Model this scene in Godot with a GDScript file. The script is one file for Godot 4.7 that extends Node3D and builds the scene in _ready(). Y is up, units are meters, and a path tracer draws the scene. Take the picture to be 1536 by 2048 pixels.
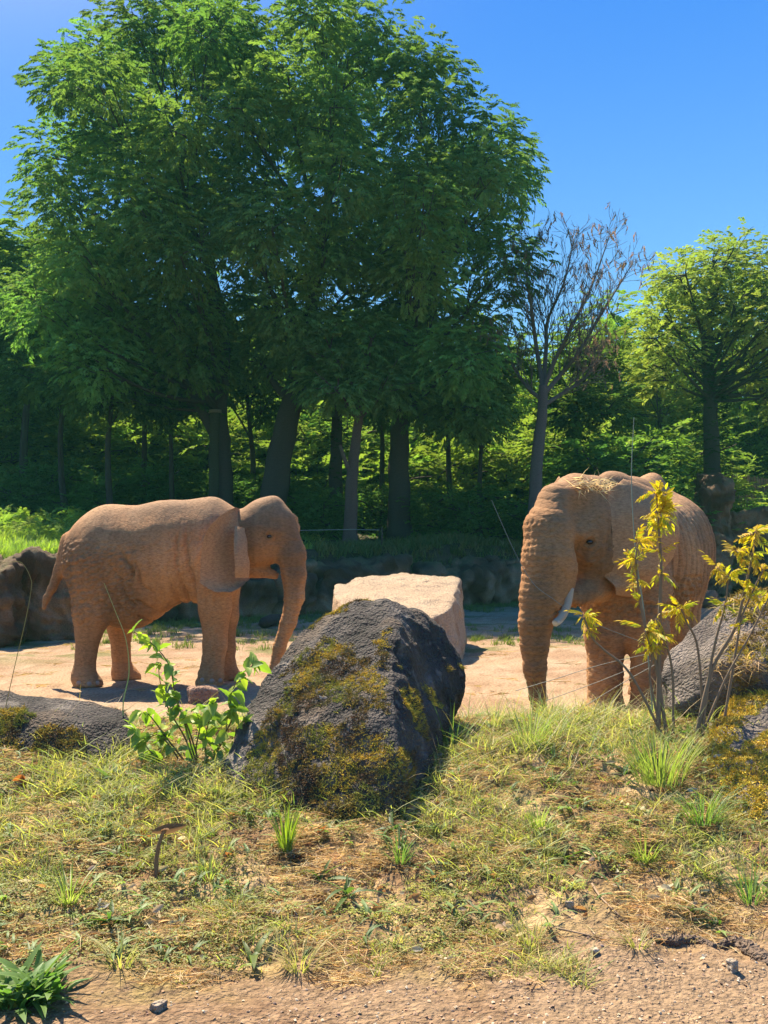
extends Node3D
# A zoo paddock with two elephants behind a weedy bank, seen from the visitors' path.

const F := 2000.0        # focal length in pixels of the 1536 x 2048 photograph
const EYE := 1.72
const PITCH := 0.03798
const SUN_DIR := Vector3(0.276, -0.809, 0.519)

var rng := RandomNumberGenerator.new()
var nz := FastNoiseLite.new()      # broad simplex
var nf := FastNoiseLite.new()      # finer simplex
var nr := FastNoiseLite.new()      # ridged
var nc := FastNoiseLite.new()      # cellular creases
var M := {}


func _ready() -> void:
	rng.seed = 4711
	var cam := Camera3D.new()
	cam.name = "camera"
	cam.fov = rad_to_deg(2.0 * atan(1024.0 / F))
	cam.near = 0.05
	cam.far = 900.0
	cam.position = Vector3(0, EYE, 0)
	cam.rotation.x = PITCH
	add_child(cam)
	cam.current = true
	var env := Environment.new()
	env.background_mode = Environment.BG_SKY
	var sm := ProceduralSkyMaterial.new()
	sm.sky_top_color = Color(0.004, 0.076, 0.335).linear_to_srgb()
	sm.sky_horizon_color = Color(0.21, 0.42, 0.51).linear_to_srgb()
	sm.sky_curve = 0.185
	sm.ground_bottom_color = Color(0.10, 0.08, 0.05).linear_to_srgb()
	sm.ground_horizon_color = Color(0.25, 0.24, 0.2).linear_to_srgb()
	sm.sun_angle_max = 75.0
	sm.sun_curve = 0.165
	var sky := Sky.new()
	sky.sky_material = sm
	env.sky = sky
	env.tonemap_mode = Environment.TONE_MAPPER_LINEAR
	env.tonemap_exposure = 2.75
	env.fog_enabled = true
	env.fog_density = 0.0005
	env.fog_light_color = Color(0.55, 0.97, 0.86)
	env.sdfgi_enabled = true
	env.ssao_enabled = true
	env.ssil_enabled = true
	var we := WorldEnvironment.new()
	we.name = "daylight"
	we.environment = env
	add_child(we)
	var sun := DirectionalLight3D.new()
	sun.name = "sun"
	sun.light_color = Color(1.0, 0.95, 0.86)
	sun.light_energy = 1.6
	sun.light_angular_distance = 0.5
	sun.shadow_enabled = true
	sun.look_at_from_position(Vector3.ZERO, SUN_DIR, Vector3.UP)
	add_child(sun)
	noises()
	materials()
	build_ground()
	build_wall()
	build_woods()
	build_paddock()
	build_elephants()
	build_bank()
	build_plants()
	build_litter()


# ---------------------------------------------------------------- places

func P(px: float, py: float, d: float) -> Vector3:
	var vy := (1024.0 - py) / F
	var t := d / (cos(PITCH) - vy * sin(PITCH))
	return Vector3((px - 768.0) / F * t, EYE + (sin(PITCH) + vy * cos(PITCH)) * t, -d)


func wall_d(x: float) -> float:
	return clampf(29.0 + 0.9 * x, 19.5, 40.0)


func hgt(x: float, z: float) -> float:
	var d := -z
	if d < 9.5:
		var crest := 0.43 + 0.05 * clampf(x * 0.4, -1.0, 1.0)
		var h := crest * smoothstep(4.0, 7.2, d) * (1.0 - smoothstep(7.6, 9.0, d))
		h += 0.30 * smoothstep(2.0, 3.3, x) * smoothstep(5.0, 7.0, d) * (1.0 - smoothstep(7.8, 9.3, d))
		h += 0.05 * smoothstep(-1.6, -2.6, x) * smoothstep(5.5, 7.0, d) * (1.0 - smoothstep(7.8, 9.0, d))
		var rough := smoothstep(3.7, 4.6, d)
		h += nz.get_noise_2d(x * 90.0, z * 90.0) * 0.05 * rough
		h += nf.get_noise_2d(x * 420.0, z * 420.0) * (0.006 + 0.026 * rough)
		return h
	var w := wall_d(x)
	var far := d - w
	if far < 0.0:
		return (nz.get_noise_2d(x * 26.0, z * 26.0) * 0.03 + nf.get_noise_2d(x * 160.0, z * 160.0) * 0.022) * smoothstep(9.5, 11.0, d)
	return smoothstep(0.0, 1.3, far) * (1.7 + 0.25 * nz.get_noise_2d(x * 9.0, z * 9.0)) + minf(far, 110.0) * 0.045


func G(px: float, py: float, lift := 0.0) -> Vector3:   # where the sight line through a pixel meets the ground
	var d := 3.2
	while d < 90.0:
		var p := P(px, py, d)
		if p.y <= hgt(p.x, p.z):
			var lo := d - 0.05 * maxf(1.0, d * 0.1)
			var hi := d
			for i in 8:
				var mid := 0.5 * (lo + hi)
				var q := P(px, py, mid)
				if q.y <= hgt(q.x, q.z):
					hi = mid
				else:
					lo = mid
			var o := P(px, py, hi)
			o.y = hgt(o.x, o.z) + lift
			return o
		d += 0.05 * maxf(1.0, d * 0.1)
	return P(px, py, 90.0)


func on_ground(x: float, z: float) -> Vector3:
	return Vector3(x, hgt(x, z), z)


# ---------------------------------------------------------------- mesh buffer

class MB:
	var v := PackedVector3Array()
	var n := PackedVector3Array()
	var c := PackedColorArray()
	var i := PackedInt32Array()

	func vert(p: Vector3, col := Color.WHITE) -> int:
		v.append(p)
		c.append(col)
		return v.size() - 1

	func tri(a: int, b: int, d: int) -> void:
		i.append(a)
		i.append(b)
		i.append(d)

	func quad(a: int, b: int, d: int, e: int) -> void:
		tri(a, b, d)
		tri(a, d, e)

	func normals() -> void:
		n.resize(v.size())
		n.fill(Vector3.ZERO)
		for k in range(0, i.size(), 3):
			var a := i[k]
			var b := i[k + 1]
			var d := i[k + 2]
			var fn := (v[d] - v[a]).cross(v[b] - v[a])
			n[a] += fn
			n[b] += fn
			n[d] += fn
		for k in n.size():
			n[k] = n[k].normalized() if n[k].length_squared() > 1e-20 else Vector3.UP

	func mesh(base := Vector3.ZERO) -> ArrayMesh:
		if n.size() != v.size():
			normals()
		if base != Vector3.ZERO:
			for k in v.size():
				v[k] -= base
		var a := []
		a.resize(Mesh.ARRAY_MAX)
		a[Mesh.ARRAY_VERTEX] = v
		a[Mesh.ARRAY_NORMAL] = n
		a[Mesh.ARRAY_COLOR] = c
		a[Mesh.ARRAY_INDEX] = i
		var m := ArrayMesh.new()
		m.add_surface_from_arrays(Mesh.PRIMITIVE_TRIANGLES, a)
		return m

	func box(center: Vector3, size: Vector3, basis := Basis.IDENTITY, col := Color.WHITE) -> void:
		for ax in 3:
			for s in [-1.0, 1.0]:
				var u := Vector3.ZERO
				var w := Vector3.ZERO
				var o := Vector3.ZERO
				o[ax] = s * size[ax] * 0.5
				u[(ax + 1) % 3] = size[(ax + 1) % 3] * 0.5
				w[(ax + 2) % 3] = size[(ax + 2) % 3] * 0.5 * s
				var q := [vert(center + basis * (o - u - w), col), vert(center + basis * (o - u + w), col), vert(center + basis * (o + u + w), col), vert(center + basis * (o + u - w), col)]
				quad(q[0], q[1], q[2], q[3])

	func tube(pts: Array, rad: Array, sides := 6, col := Color.WHITE, lump := 0.0, caps := true) -> void:
		var first := v.size()
		var up := Vector3.UP
		var t0: Vector3 = (pts[1] - pts[0]).normalized()
		if absf(t0.dot(up)) > 0.9:
			up = Vector3.RIGHT
		var side := t0.cross(up).normalized()
		for k in pts.size():
			var t: Vector3
			if k == 0:
				t = t0
			elif k == pts.size() - 1:
				t = (pts[k] - pts[k - 1]).normalized()
			else:
				t = (pts[k + 1] - pts[k - 1]).normalized()
			side = (side - t * side.dot(t)).normalized()
			var other := t.cross(side)
			for j in sides:
				var a := TAU * j / sides
				var r: float = rad[k] * (1.0 + lump * sin(a * 3.0 + k * 1.7) + lump * 0.6 * sin(a * 5.0 - k * 2.3))
				vert(pts[k] + (side * cos(a) + other * sin(a)) * r, col)
		for k in pts.size() - 1:
			for j in sides:
				var a := first + k * sides + j
				var b := first + k * sides + (j + 1) % sides
				quad(a, b, b + sides, a + sides)
		if caps:
			var s := vert(pts[0], col)
			var e := vert(pts[-1], col)
			var last := first + (pts.size() - 1) * sides
			for j in sides:
				tri(s, first + (j + 1) % sides, first + j)
				tri(e, last + j, last + (j + 1) % sides)

	func blade(root: Vector3, dir: Vector3, length: float, width: float, bend: Vector3, col: Color, segs := 3, shape := 0) -> void:
		# a ribbon: grass blade (shape 0) or lance-shaped leaf with a folded midrib (shape 1)
		var d := dir.normalized()
		var side := d.cross(bend if bend.length() > 0.01 and absf(d.dot(bend.normalized())) < 0.95 else Vector3(0.3, 0.2, 1)).normalized()
		var prev := -1
		for k in segs + 1:
			var s := float(k) / segs
			var p := root + d * length * s + bend * length * s * s
			var w := width * 0.5 * ((1.0 - s * s) if shape == 0 else sin(PI * clampf(s * 0.92 + 0.06, 0, 1)) * 0.95 + 0.04)
			if k == segs:
				var tip := vert(p, col)
				if shape == 0:
					tri(prev, prev + 1, tip)
				else:
					tri(prev, prev + 1, tip)
					tri(prev + 1, prev + 2, tip)
				break
			var now := v.size()
			if shape == 0:
				vert(p - side * w, col)
				vert(p + side * w, col)
				if k > 0:
					quad(prev, prev + 1, now + 1, now)
			else:
				var fold := side.cross(d) * w * 0.35
				vert(p - side * w - fold, col)
				vert(p, Color(col.r * 0.8, col.g * 0.8, col.b * 0.8))
				vert(p + side * w - fold, col)
				if k > 0:
					quad(prev, prev + 1, now + 1, now)
					quad(prev + 1, prev + 2, now + 2, now + 1)
			prev = now


func bez(a: Vector3, b: Vector3, c: Vector3, n: int) -> Array:
	var out := []
	for k in n + 1:
		var t := float(k) / n
		out.append(a.lerp(b, t).lerp(b.lerp(c, t), t))
	return out


func spline(pts: Array, n: int) -> Array:   # Catmull-Rom through points (Vector3), n steps per span
	var out := []
	for k in pts.size() - 1:
		var a: Vector3 = pts[maxi(k - 1, 0)]
		var b: Vector3 = pts[k]
		var c: Vector3 = pts[k + 1]
		var d: Vector3 = pts[mini(k + 2, pts.size() - 1)]
		for j in n:
			out.append(b.cubic_interpolate(c, a, d, float(j) / n))
	out.append(pts[-1])
	return out


func taper(a: float, b: float, n: int, power := 1.0) -> Array:
	var out := []
	for k in n:
		out.append(lerpf(a, b, pow(float(k) / maxf(n - 1, 1), power)))
	return out


func rv(s := 1.0) -> Vector3:
	return Vector3(rng.randf_range(-s, s), rng.randf_range(-s, s), rng.randf_range(-s, s))


func rr(a: float, b: float) -> float:
	return rng.randf_range(a, b)


func tint(c: Color, amount: float) -> Color:
	var k := 1.0 + rr(-amount, amount)
	return Color(c.r * k * (1.0 + rr(-0.4, 0.4) * amount), c.g * k, c.b * k * (1.0 + rr(-0.4, 0.4) * amount))


# ---------------------------------------------------------------- things, parts and tags

func tag(o: Node3D, label: String, category: String, group := "", kind := "") -> void:
	if label:
		o.set_meta("label", label)
	if category:
		o.set_meta("category", category)
	if group:
		o.set_meta("group", group)
	if kind:
		o.set_meta("kind", kind)


func thing(called: String, label: String, category: String, at: Vector3, group := "") -> Node3D:
	var o := Node3D.new()
	o.name = called
	add_child(o, true)
	o.position = at
	tag(o, label, category, group)
	return o


func mi(called: String, mesh: Mesh, mat: Material) -> MeshInstance3D:
	var o := MeshInstance3D.new()
	o.name = called
	o.mesh = mesh
	o.material_override = mat
	return o


func part(called: String, mb: MB, mat: Material, parent: Node3D, at := Vector3.INF) -> MeshInstance3D:
	# the buffer holds places in the world; the part sits under its thing
	var base := Vector3.ZERO
	var p: Node = parent
	while p != self:
		base += p.position
		p = p.get_parent()
	var o := mi(called, mb.mesh(base if at == Vector3.INF else Vector3.ZERO), mat)
	parent.add_child(o, true)
	if at != Vector3.INF:
		o.position = at
	return o


func single(called: String, mb: MB, mat: Material, label: String, category: String, base: Vector3, group := "") -> MeshInstance3D:
	var o := mi(called, mb.mesh(base), mat)
	add_child(o, true)
	o.position = base
	tag(o, label, category, group)
	return o


func structure(called: String, mb: MB, mat: Material, label: String) -> MeshInstance3D:
	var o := mi(called, mb.mesh(), mat)
	add_child(o, true)
	tag(o, label, "ground", "", "structure")
	return o


func many(called: String, mesh: Mesh, mat: Material, where: Array, cols: Array, parent: Node3D, label := "", category := "") -> MultiMeshInstance3D:
	var mm := MultiMesh.new()
	mm.transform_format = MultiMesh.TRANSFORM_3D
	mm.use_colors = true
	mm.mesh = mesh
	mm.instance_count = where.size()
	for k in where.size():
		var t: Transform3D = where[k]
		mm.set_instance_transform(k, t)
		mm.set_instance_color(k, cols[k])
	var o := MultiMeshInstance3D.new()
	o.name = called
	o.multimesh = mm
	o.material_override = mat
	parent.add_child(o, true)
	tag(o, label, category, "", "stuff")
	return o


# ---------------------------------------------------------------- materials

func noises() -> void:
	nz.seed = 3
	nz.noise_type = FastNoiseLite.TYPE_SIMPLEX
	nz.frequency = 0.01
	nz.fractal_octaves = 3
	nf.seed = 8
	nf.noise_type = FastNoiseLite.TYPE_SIMPLEX
	nf.frequency = 0.01
	nf.fractal_octaves = 4
	nr.seed = 21
	nr.noise_type = FastNoiseLite.TYPE_SIMPLEX
	nr.frequency = 0.01
	nr.fractal_type = FastNoiseLite.FRACTAL_RIDGED
	nr.fractal_octaves = 4
	nc.seed = 5
	nc.noise_type = FastNoiseLite.TYPE_CELLULAR
	nc.frequency = 0.01
	nc.cellular_return_type = FastNoiseLite.RETURN_DISTANCE2_SUB
	nc.fractal_type = FastNoiseLite.FRACTAL_NONE


func ntex(noise_seed: int, type: int, freq: float, octaves: int, size := 512, ramp: Array = [], ret := -1) -> NoiseTexture2D:
	var n := FastNoiseLite.new()
	n.seed = noise_seed
	n.noise_type = type
	n.frequency = freq
	n.fractal_octaves = octaves
	if octaves <= 1:
		n.fractal_type = FastNoiseLite.FRACTAL_NONE
	if ret >= 0:
		n.cellular_return_type = ret
		n.domain_warp_enabled = true
		n.domain_warp_amplitude = 30.0
		n.domain_warp_frequency = freq * 0.5
	var t := NoiseTexture2D.new()
	t.width = size
	t.height = size
	t.seamless = true
	t.noise = n
	if ramp.size():
		var g := Gradient.new()
		var offs := PackedFloat32Array()
		var cols := PackedColorArray()
		for k in ramp.size():
			offs.append(ramp[k][0])
			cols.append(ramp[k][1])
		g.offsets = offs
		g.colors = cols
		t.color_ramp = g
	return t


func grey(k: float) -> Color:
	return Color(k, k, k).linear_to_srgb()


func mat(called: String, c: Color, rough := 0.9, spec := 0.3) -> StandardMaterial3D:
	var m := StandardMaterial3D.new()
	m.resource_name = called
	m.albedo_color = c.linear_to_srgb()
	m.roughness = rough
	m.metallic_specular = spec
	m.vertex_color_use_as_albedo = true
	M[called] = m
	return m


func planar(m: StandardMaterial3D, scale: Vector3, albedo: Texture2D, height: Texture2D, cm: float) -> void:
	m.uv1_triplanar = true
	m.uv1_world_triplanar = true
	m.uv1_scale = scale
	if albedo:
		m.albedo_texture = albedo
	if height:
		m.heightmap_enabled = true
		m.heightmap_texture = height
		m.heightmap_scale = cm


func leafy(called: String, through: Color, rough := 0.5, spec := 0.35) -> StandardMaterial3D:
	var m := mat(called, Color.WHITE, rough, spec)
	m.cull_mode = BaseMaterial3D.CULL_DISABLED
	m.backlight_enabled = true
	m.backlight = through.linear_to_srgb()
	return m


func materials() -> void:
	var grain := ntex(11, FastNoiseLite.TYPE_SIMPLEX, 0.02, 5, 1024, [[0.0, grey(0.4)], [0.35, grey(0.68)], [0.65, grey(0.86)], [1.0, grey(1.0)]])
	var grain_h := ntex(12, FastNoiseLite.TYPE_SIMPLEX, 0.03, 5, 1024)
	var crease := ntex(13, FastNoiseLite.TYPE_CELLULAR, 0.022, 1, 1024, [[0.0, Color.BLACK], [0.16, grey(0.45)], [0.4, grey(0.85)], [1.0, Color.WHITE]], FastNoiseLite.RETURN_DISTANCE2_SUB)
	var crease_c := ntex(13, FastNoiseLite.TYPE_CELLULAR, 0.022, 1, 1024, [[0.0, grey(0.6)], [0.06, grey(0.78)], [0.16, grey(0.97)], [1.0, Color.WHITE]], FastNoiseLite.RETURN_DISTANCE2_SUB)  # dark crease lines: fold shading put into the colour, plus undusted skin
	var mott := ntex(14, FastNoiseLite.TYPE_SIMPLEX, 0.012, 5, 1024, [[0.0, grey(0.52)], [0.45, grey(0.8)], [1.0, grey(1.0)]])
	var m := mat("earth", Color.WHITE, 0.95, 0.2)
	planar(m, Vector3.ONE * 0.9, grain, grain_h, 1.6)
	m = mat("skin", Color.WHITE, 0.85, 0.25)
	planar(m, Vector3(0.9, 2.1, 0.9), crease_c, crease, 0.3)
	m.detail_enabled = true
	m.detail_blend_mode = BaseMaterial3D.BLEND_MODE_MUL
	m.detail_albedo = mott
	m = mat("rock", Color.WHITE, 0.85, 0.35)
	planar(m, Vector3.ONE * 1.1, grain, grain_h, 4.0)
	m = mat("pale_rock", Color.WHITE, 0.9, 0.3)
	planar(m, Vector3.ONE * 0.9, grain, grain_h, 3.0)
	m = mat("bark", Color.WHITE, 0.95, 0.2)
	planar(m, Vector3(2.5, 0.6, 2.5), grain, grain_h, 2.5)
	mat("stem", Color.WHITE, 0.8, 0.3)
	mat("ivory", Color.WHITE, 0.7, 0.25)
	mat("eye", Color(0.012, 0.008, 0.006), 0.08, 0.6)
	leafy("dry", Color(1.0, 0.9, 0.65), 0.95, 0.1)
	mat("moss", Color.WHITE, 0.95, 0.15)
	m = mat("wire", Color(0.3, 0.3, 0.27), 0.6, 0.4)
	m.metallic = 0.4
	leafy("crown_leaf", Color(0.85, 1.0, 0.45), 0.8, 0.1)
	leafy("young_leaf", Color(0.8, 1.0, 0.25))
	leafy("grass", Color(0.8, 1.0, 0.35))


# ---------------------------------------------------------------- the ground

func mixc(a: Color, b: Color, t: float) -> Color:
	return a.lerp(b, clampf(t, 0.0, 1.0))


func path_edge(x: float) -> float:   # where the trodden path gives way to the bank
	return 4.25 + 0.10 * clampf(x, -2.0, 2.0) + 0.16 * nz.get_noise_2d(x * 60.0, 7.0) + (0.22 * smoothstep(0.2, 1.2, x))


func soil(x: float, z: float) -> Color:
	var d := -z
	var a := nf.get_noise_2d(x * 110.0, z * 110.0)
	var b := nz.get_noise_2d(x * 35.0 + 50.0, z * 35.0)
	var f := nf.get_noise_2d(x * 900.0, z * 900.0)
	if d < 9.3:
		var path := Color(0.275, 0.185, 0.110)
		path = mixc(path, Color(0.23, 0.145, 0.083), smoothstep(0.4, -0.9, x) * 0.9)
		path = mixc(path, Color(0.21, 0.125, 0.07), a * 1.2)
		path = mixc(path, Color(0.42, 0.28, 0.16), f * 0.9)
		var bank := mixc(Color(0.25, 0.145, 0.07), Color(0.50, 0.34, 0.17), 0.5 + a * 1.3)
		bank = mixc(bank, Color(0.23, 0.19, 0.05), 0.15 + b * 1.6)
		bank = mixc(bank, Color(0.10, 0.065, 0.04), f * 1.5)
		return mixc(path, bank, smoothstep(-0.25, 0.3, d - path_edge(x) + a * 0.35))
	var w := wall_d(x)
	var far := d - w
	if far < 0.6:
		var sand := mixc(Color(0.46, 0.31, 0.185), Color(0.39, 0.245, 0.142), 0.5 + b * 1.6)
		sand = mixc(sand, Color(0.52, 0.37, 0.235), a * 1.3)
		var turf := smoothstep(-3.6, -1.6, far + a * 1.4) * smoothstep(-0.5, 0.1, b + 0.1 + 0.3 * a)
		turf = maxf(turf, smoothstep(0.02, 0.16, nz.get_noise_2d(x * 30.0 + 9.0, z * 42.0) - 0.24 + 0.2 * a) * 0.7 * smoothstep(14.0, 17.0, d))
		sand = mixc(sand, Color(0.30, 0.18, 0.10), smoothstep(0.25, 0.5, nf.get_noise_2d(x * 240.0, z * 90.0)) * 0.6)
		return mixc(sand, Color(0.16, 0.17, 0.05), turf)
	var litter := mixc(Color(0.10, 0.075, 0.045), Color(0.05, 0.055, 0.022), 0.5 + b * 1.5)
	var lawn := smoothstep(-3.0, -6.0, x) * smoothstep(13.0, 6.0, far + a * 3.0)
	litter = mixc(litter, mixc(Color(0.22, 0.29, 0.06), Color(0.32, 0.36, 0.09), 0.5 + a), lawn)
	litter = mixc(litter, Color(0.42, 0.33, 0.24), smoothstep(13.5, 15.0, x) * smoothstep(3.0, 5.0, far) * smoothstep(10.0, 7.5, far))
	return litter


func build_ground() -> void:
	var cols := 300
	var bands := [
		["path", "trodden sandy gravel path along the bottom of the photograph", []],
		["bank", "weedy earth bank between the path and the paddock", []],
		["paddock_ground", "bright sandy paddock floor the elephants stand on", []],
		["woodland_ground", "leaf-strewn raised ground under the trees behind the wall", []]]
	var d := -8.0
	while d < 2.9:
		bands[0][2].append(d)
		d += 0.6
	d = 2.9
	while d < 4.1:
		bands[0][2].append(d)
		d += 0.016
	bands[0][2].append(4.1)
	d = 4.1
	while d < 9.3:
		bands[1][2].append(d)
		d += 0.022 + maxf(d - 6.0, 0.0) * 0.008
	bands[1][2].append(9.3)
	for k in 111:
		bands[2][2].append(9.3 + k * 0.01)      # stretched to the foot of the wall below
	for k in 60:
		bands[3][2].append(pow(k / 59.0, 2.6) * 330.0)
	for n in bands.size():
		var mb := MB.new()
		var rows: Array = bands[n][2]
		for r in rows.size():
			for k in cols + 1:
				var u := (k * 2.0 / cols - 1.0)
				u = u * (0.62 + 0.38 * u * u * absf(u))
				var slope := u * 0.85
				var dw := 29.0
				for it in 12:
					dw = lerpf(dw, wall_d(slope * (dw + 3.5)), 0.6)
				dw += 0.5
				var dd: float = rows[r]
				if n == 2:
					dd = lerpf(9.3, dw, pow(float(r) / (rows.size() - 1), 1.25))
				elif n == 3:
					dd = dw + rows[r]
				var x := slope * (maxf(dd, 1.0) + 3.5)
				var z := -dd
				mb.vert(Vector3(x, hgt(x, z), z), soil(x, z))
		for r in rows.size() - 1:
			for k in cols:
				var a := r * (cols + 1) + k
				mb.quad(a, a + cols + 1, a + cols + 2, a + 1)
		structure(bands[n][0], mb, M.earth, bands[n][1])


# ---------------------------------------------------------------- rocks

func hull(pts: Array) -> Array:      # triangles of the convex hull, wound outwards; made for a dozen or two points
	var out := []
	var n := pts.size()
	for a in n:
		for b in range(a + 1, n):
			for c in range(b + 1, n):
				var nn: Vector3 = (pts[b] - pts[a]).cross(pts[c] - pts[a])
				if nn.length_squared() < 1e-12:
					continue
				var pos := 0
				var neg := 0
				for e in n:
					if e == a or e == b or e == c:
						continue
					var s: float = nn.dot(pts[e] - pts[a])
					if s > 0.0:
						pos += 1
					else:
						neg += 1
					if pos and neg:
						break
				if pos == 0:
					out.append([a, c, b])
				elif neg == 0:
					out.append([a, b, c])
	return out


func refine(v: Array, tris: Array, longest: float) -> Array:   # split every edge longer than that, keeping the sheet closed
	while true:
		var mid := {}
		var next := []
		for t in tris:
			var m := [-1, -1, -1]
			for k in 3:
				var a: int = t[k]
				var b: int = t[(k + 1) % 3]
				if v[a].distance_to(v[b]) > longest:
					var key := Vector2i(mini(a, b), maxi(a, b))
					if not mid.has(key):
						mid[key] = v.size()
						v.append((v[a] + v[b]) * 0.5)
					m[k] = mid[key]
			var cnt := int(m[0] >= 0) + int(m[1] >= 0) + int(m[2] >= 0)
			if cnt == 0:
				next.append(t)
			elif cnt == 3:
				next.append([t[0], m[0], m[2]])
				next.append([t[1], m[1], m[0]])
				next.append([t[2], m[2], m[1]])
				next.append(m)
			else:
				for k in 3:
					var a: int = t[k]
					var b: int = t[(k + 1) % 3]
					var c: int = t[(k + 2) % 3]
					if cnt == 1 and m[k] >= 0:
						next.append([a, m[k], c])
						next.append([m[k], b, c])
					elif cnt == 2 and m[k] < 0:
						var p: int = m[(k + 1) % 3]
						var q: int = m[(k + 2) % 3]
						next.append([c, q, p])
						next.append([a, b, p])
						next.append([a, p, q])
		if mid.is_empty():
			return tris
		tris = next
	return tris


func rock(points: Array, longest: float, smooth: int, rough: float, scale: float, color: Callable) -> MB:
	# convex hull of the points, split finely, rounded a little and roughened with ridged noise
	var pts := []
	for p in points:
		pts.append(p + rv(0.004))
	var tris := refine(pts, hull(pts), longest)
	var near := []
	near.resize(pts.size())
	for k in near.size():
		near[k] = {}
	for t in tris:
		for k in 3:
			near[t[k]][t[(k + 1) % 3]] = true
			near[t[k]][t[(k + 2) % 3]] = true
	for s in smooth:
		var moved := pts.duplicate()
		for k in pts.size():
			if near[k].is_empty():
				continue
			var sum := Vector3.ZERO
			for j in near[k]:
				sum += pts[j]
			moved[k] = pts[k].lerp(sum / near[k].size(), 0.5)
		pts = moved
	var mb := MB.new()
	for p in pts:
		mb.vert(p)
	for t in tris:
		mb.tri(t[0], t[1], t[2])
	mb.normals()
	for k in pts.size():
		var p: Vector3 = pts[k] * scale
		var h := nr.get_noise_3d(p.x, p.y, p.z) * 0.6 + nz.get_noise_3d(p.x * 0.6, p.y * 0.6, p.z * 0.6) * 0.9 + nf.get_noise_3d(p.x * 3.1, p.y * 3.1, p.z * 3.1) * 0.42
		mb.v[k] = pts[k] + mb.n[k] * h * rough
	mb.n.clear()
	mb.normals()
	for k in pts.size():
		mb.c[k] = color.call(mb.v[k], mb.n[k])
	return mb


func dark_stone(p: Vector3, n: Vector3) -> Color:
	var a := nf.get_noise_3d(p.x * 60.0, p.y * 60.0, p.z * 60.0)
	var c := mixc(Color(0.12, 0.066, 0.034), Color(0.40, 0.24, 0.135), 0.35 + a * 1.9)
	c = mixc(c, Color(0.42, 0.25, 0.13), smoothstep(0.2, 0.5, nz.get_noise_3d(p.x * 25.0, p.y * 25.0 + 30.0, p.z * 25.0)) * 0.8)
	return mixc(c, Color(0.13, 0.13, 0.04), smoothstep(0.35, 0.9, n.y) * smoothstep(-0.05, 0.3, a + 0.1) * 0.7)


func boulder_points(center: Vector3, size: Vector3, turn: float) -> Array:
	var out := []
	var b := Basis(Vector3.UP, turn)
	for sx in [-1, 1]:
		for sy in [-1, 1]:
			for sz in [-1, 1]:
				var p := Vector3(sx * size.x * rr(0.30, 0.52), sy * size.y * rr(0.36, 0.52), sz * size.z * rr(0.30, 0.52))
				out.append(center + b * p)
	for k in 3:
		out.append(center + b * (rv(0.6) * size))
	return out


func build_wall() -> void:
	var w := thing("rock_wall", "long dark wall of stacked boulders along the back of the paddock", "wall", Vector3(1, 0, -30))
	var x := -11.0
	while x < 21.0:
		var d := wall_d(x) + 0.35
		var wid := rr(1.5, 2.9)
		var step := wid * 0.8 * (0.74 if x > -10 and x < 12 else 0.95)
		var a := atan(0.9) if x > -10.0 and x < 12.0 else 0.0
		var tall := rr(1.2, 1.9) * (0.66 if x < -2.5 else (0.8 if x < 8.0 else 0.55))
		var c := Vector3(x + step * 0.5, tall * 0.42, -(wall_d(x + step * 0.5) + 0.45))
		part("stone", rock(boulder_points(c, Vector3(wid, tall, rr(1.3, 1.7)), a), 0.13, 1, 0.30, 75.0, dark_stone), M.rock, w)
		if rr(0, 1) < 0.7:
			var t2 := rr(0.6, 1.15) * (0.5 if x < -2.5 else 0.62)
			var c2 := Vector3(x + step * 0.5 + rr(-0.4, 0.4), tall * 0.8 + t2 * 0.35, c.z - rr(0.25, 0.6))
			part("stone", rock(boulder_points(c2, Vector3(wid * rr(0.6, 0.95), t2, rr(1.0, 1.4)), a + rr(-0.3, 0.3)), 0.13, 1, 0.26, 85.0, dark_stone), M.rock, w)
		x += step * rr(0.95, 1.25)


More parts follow.
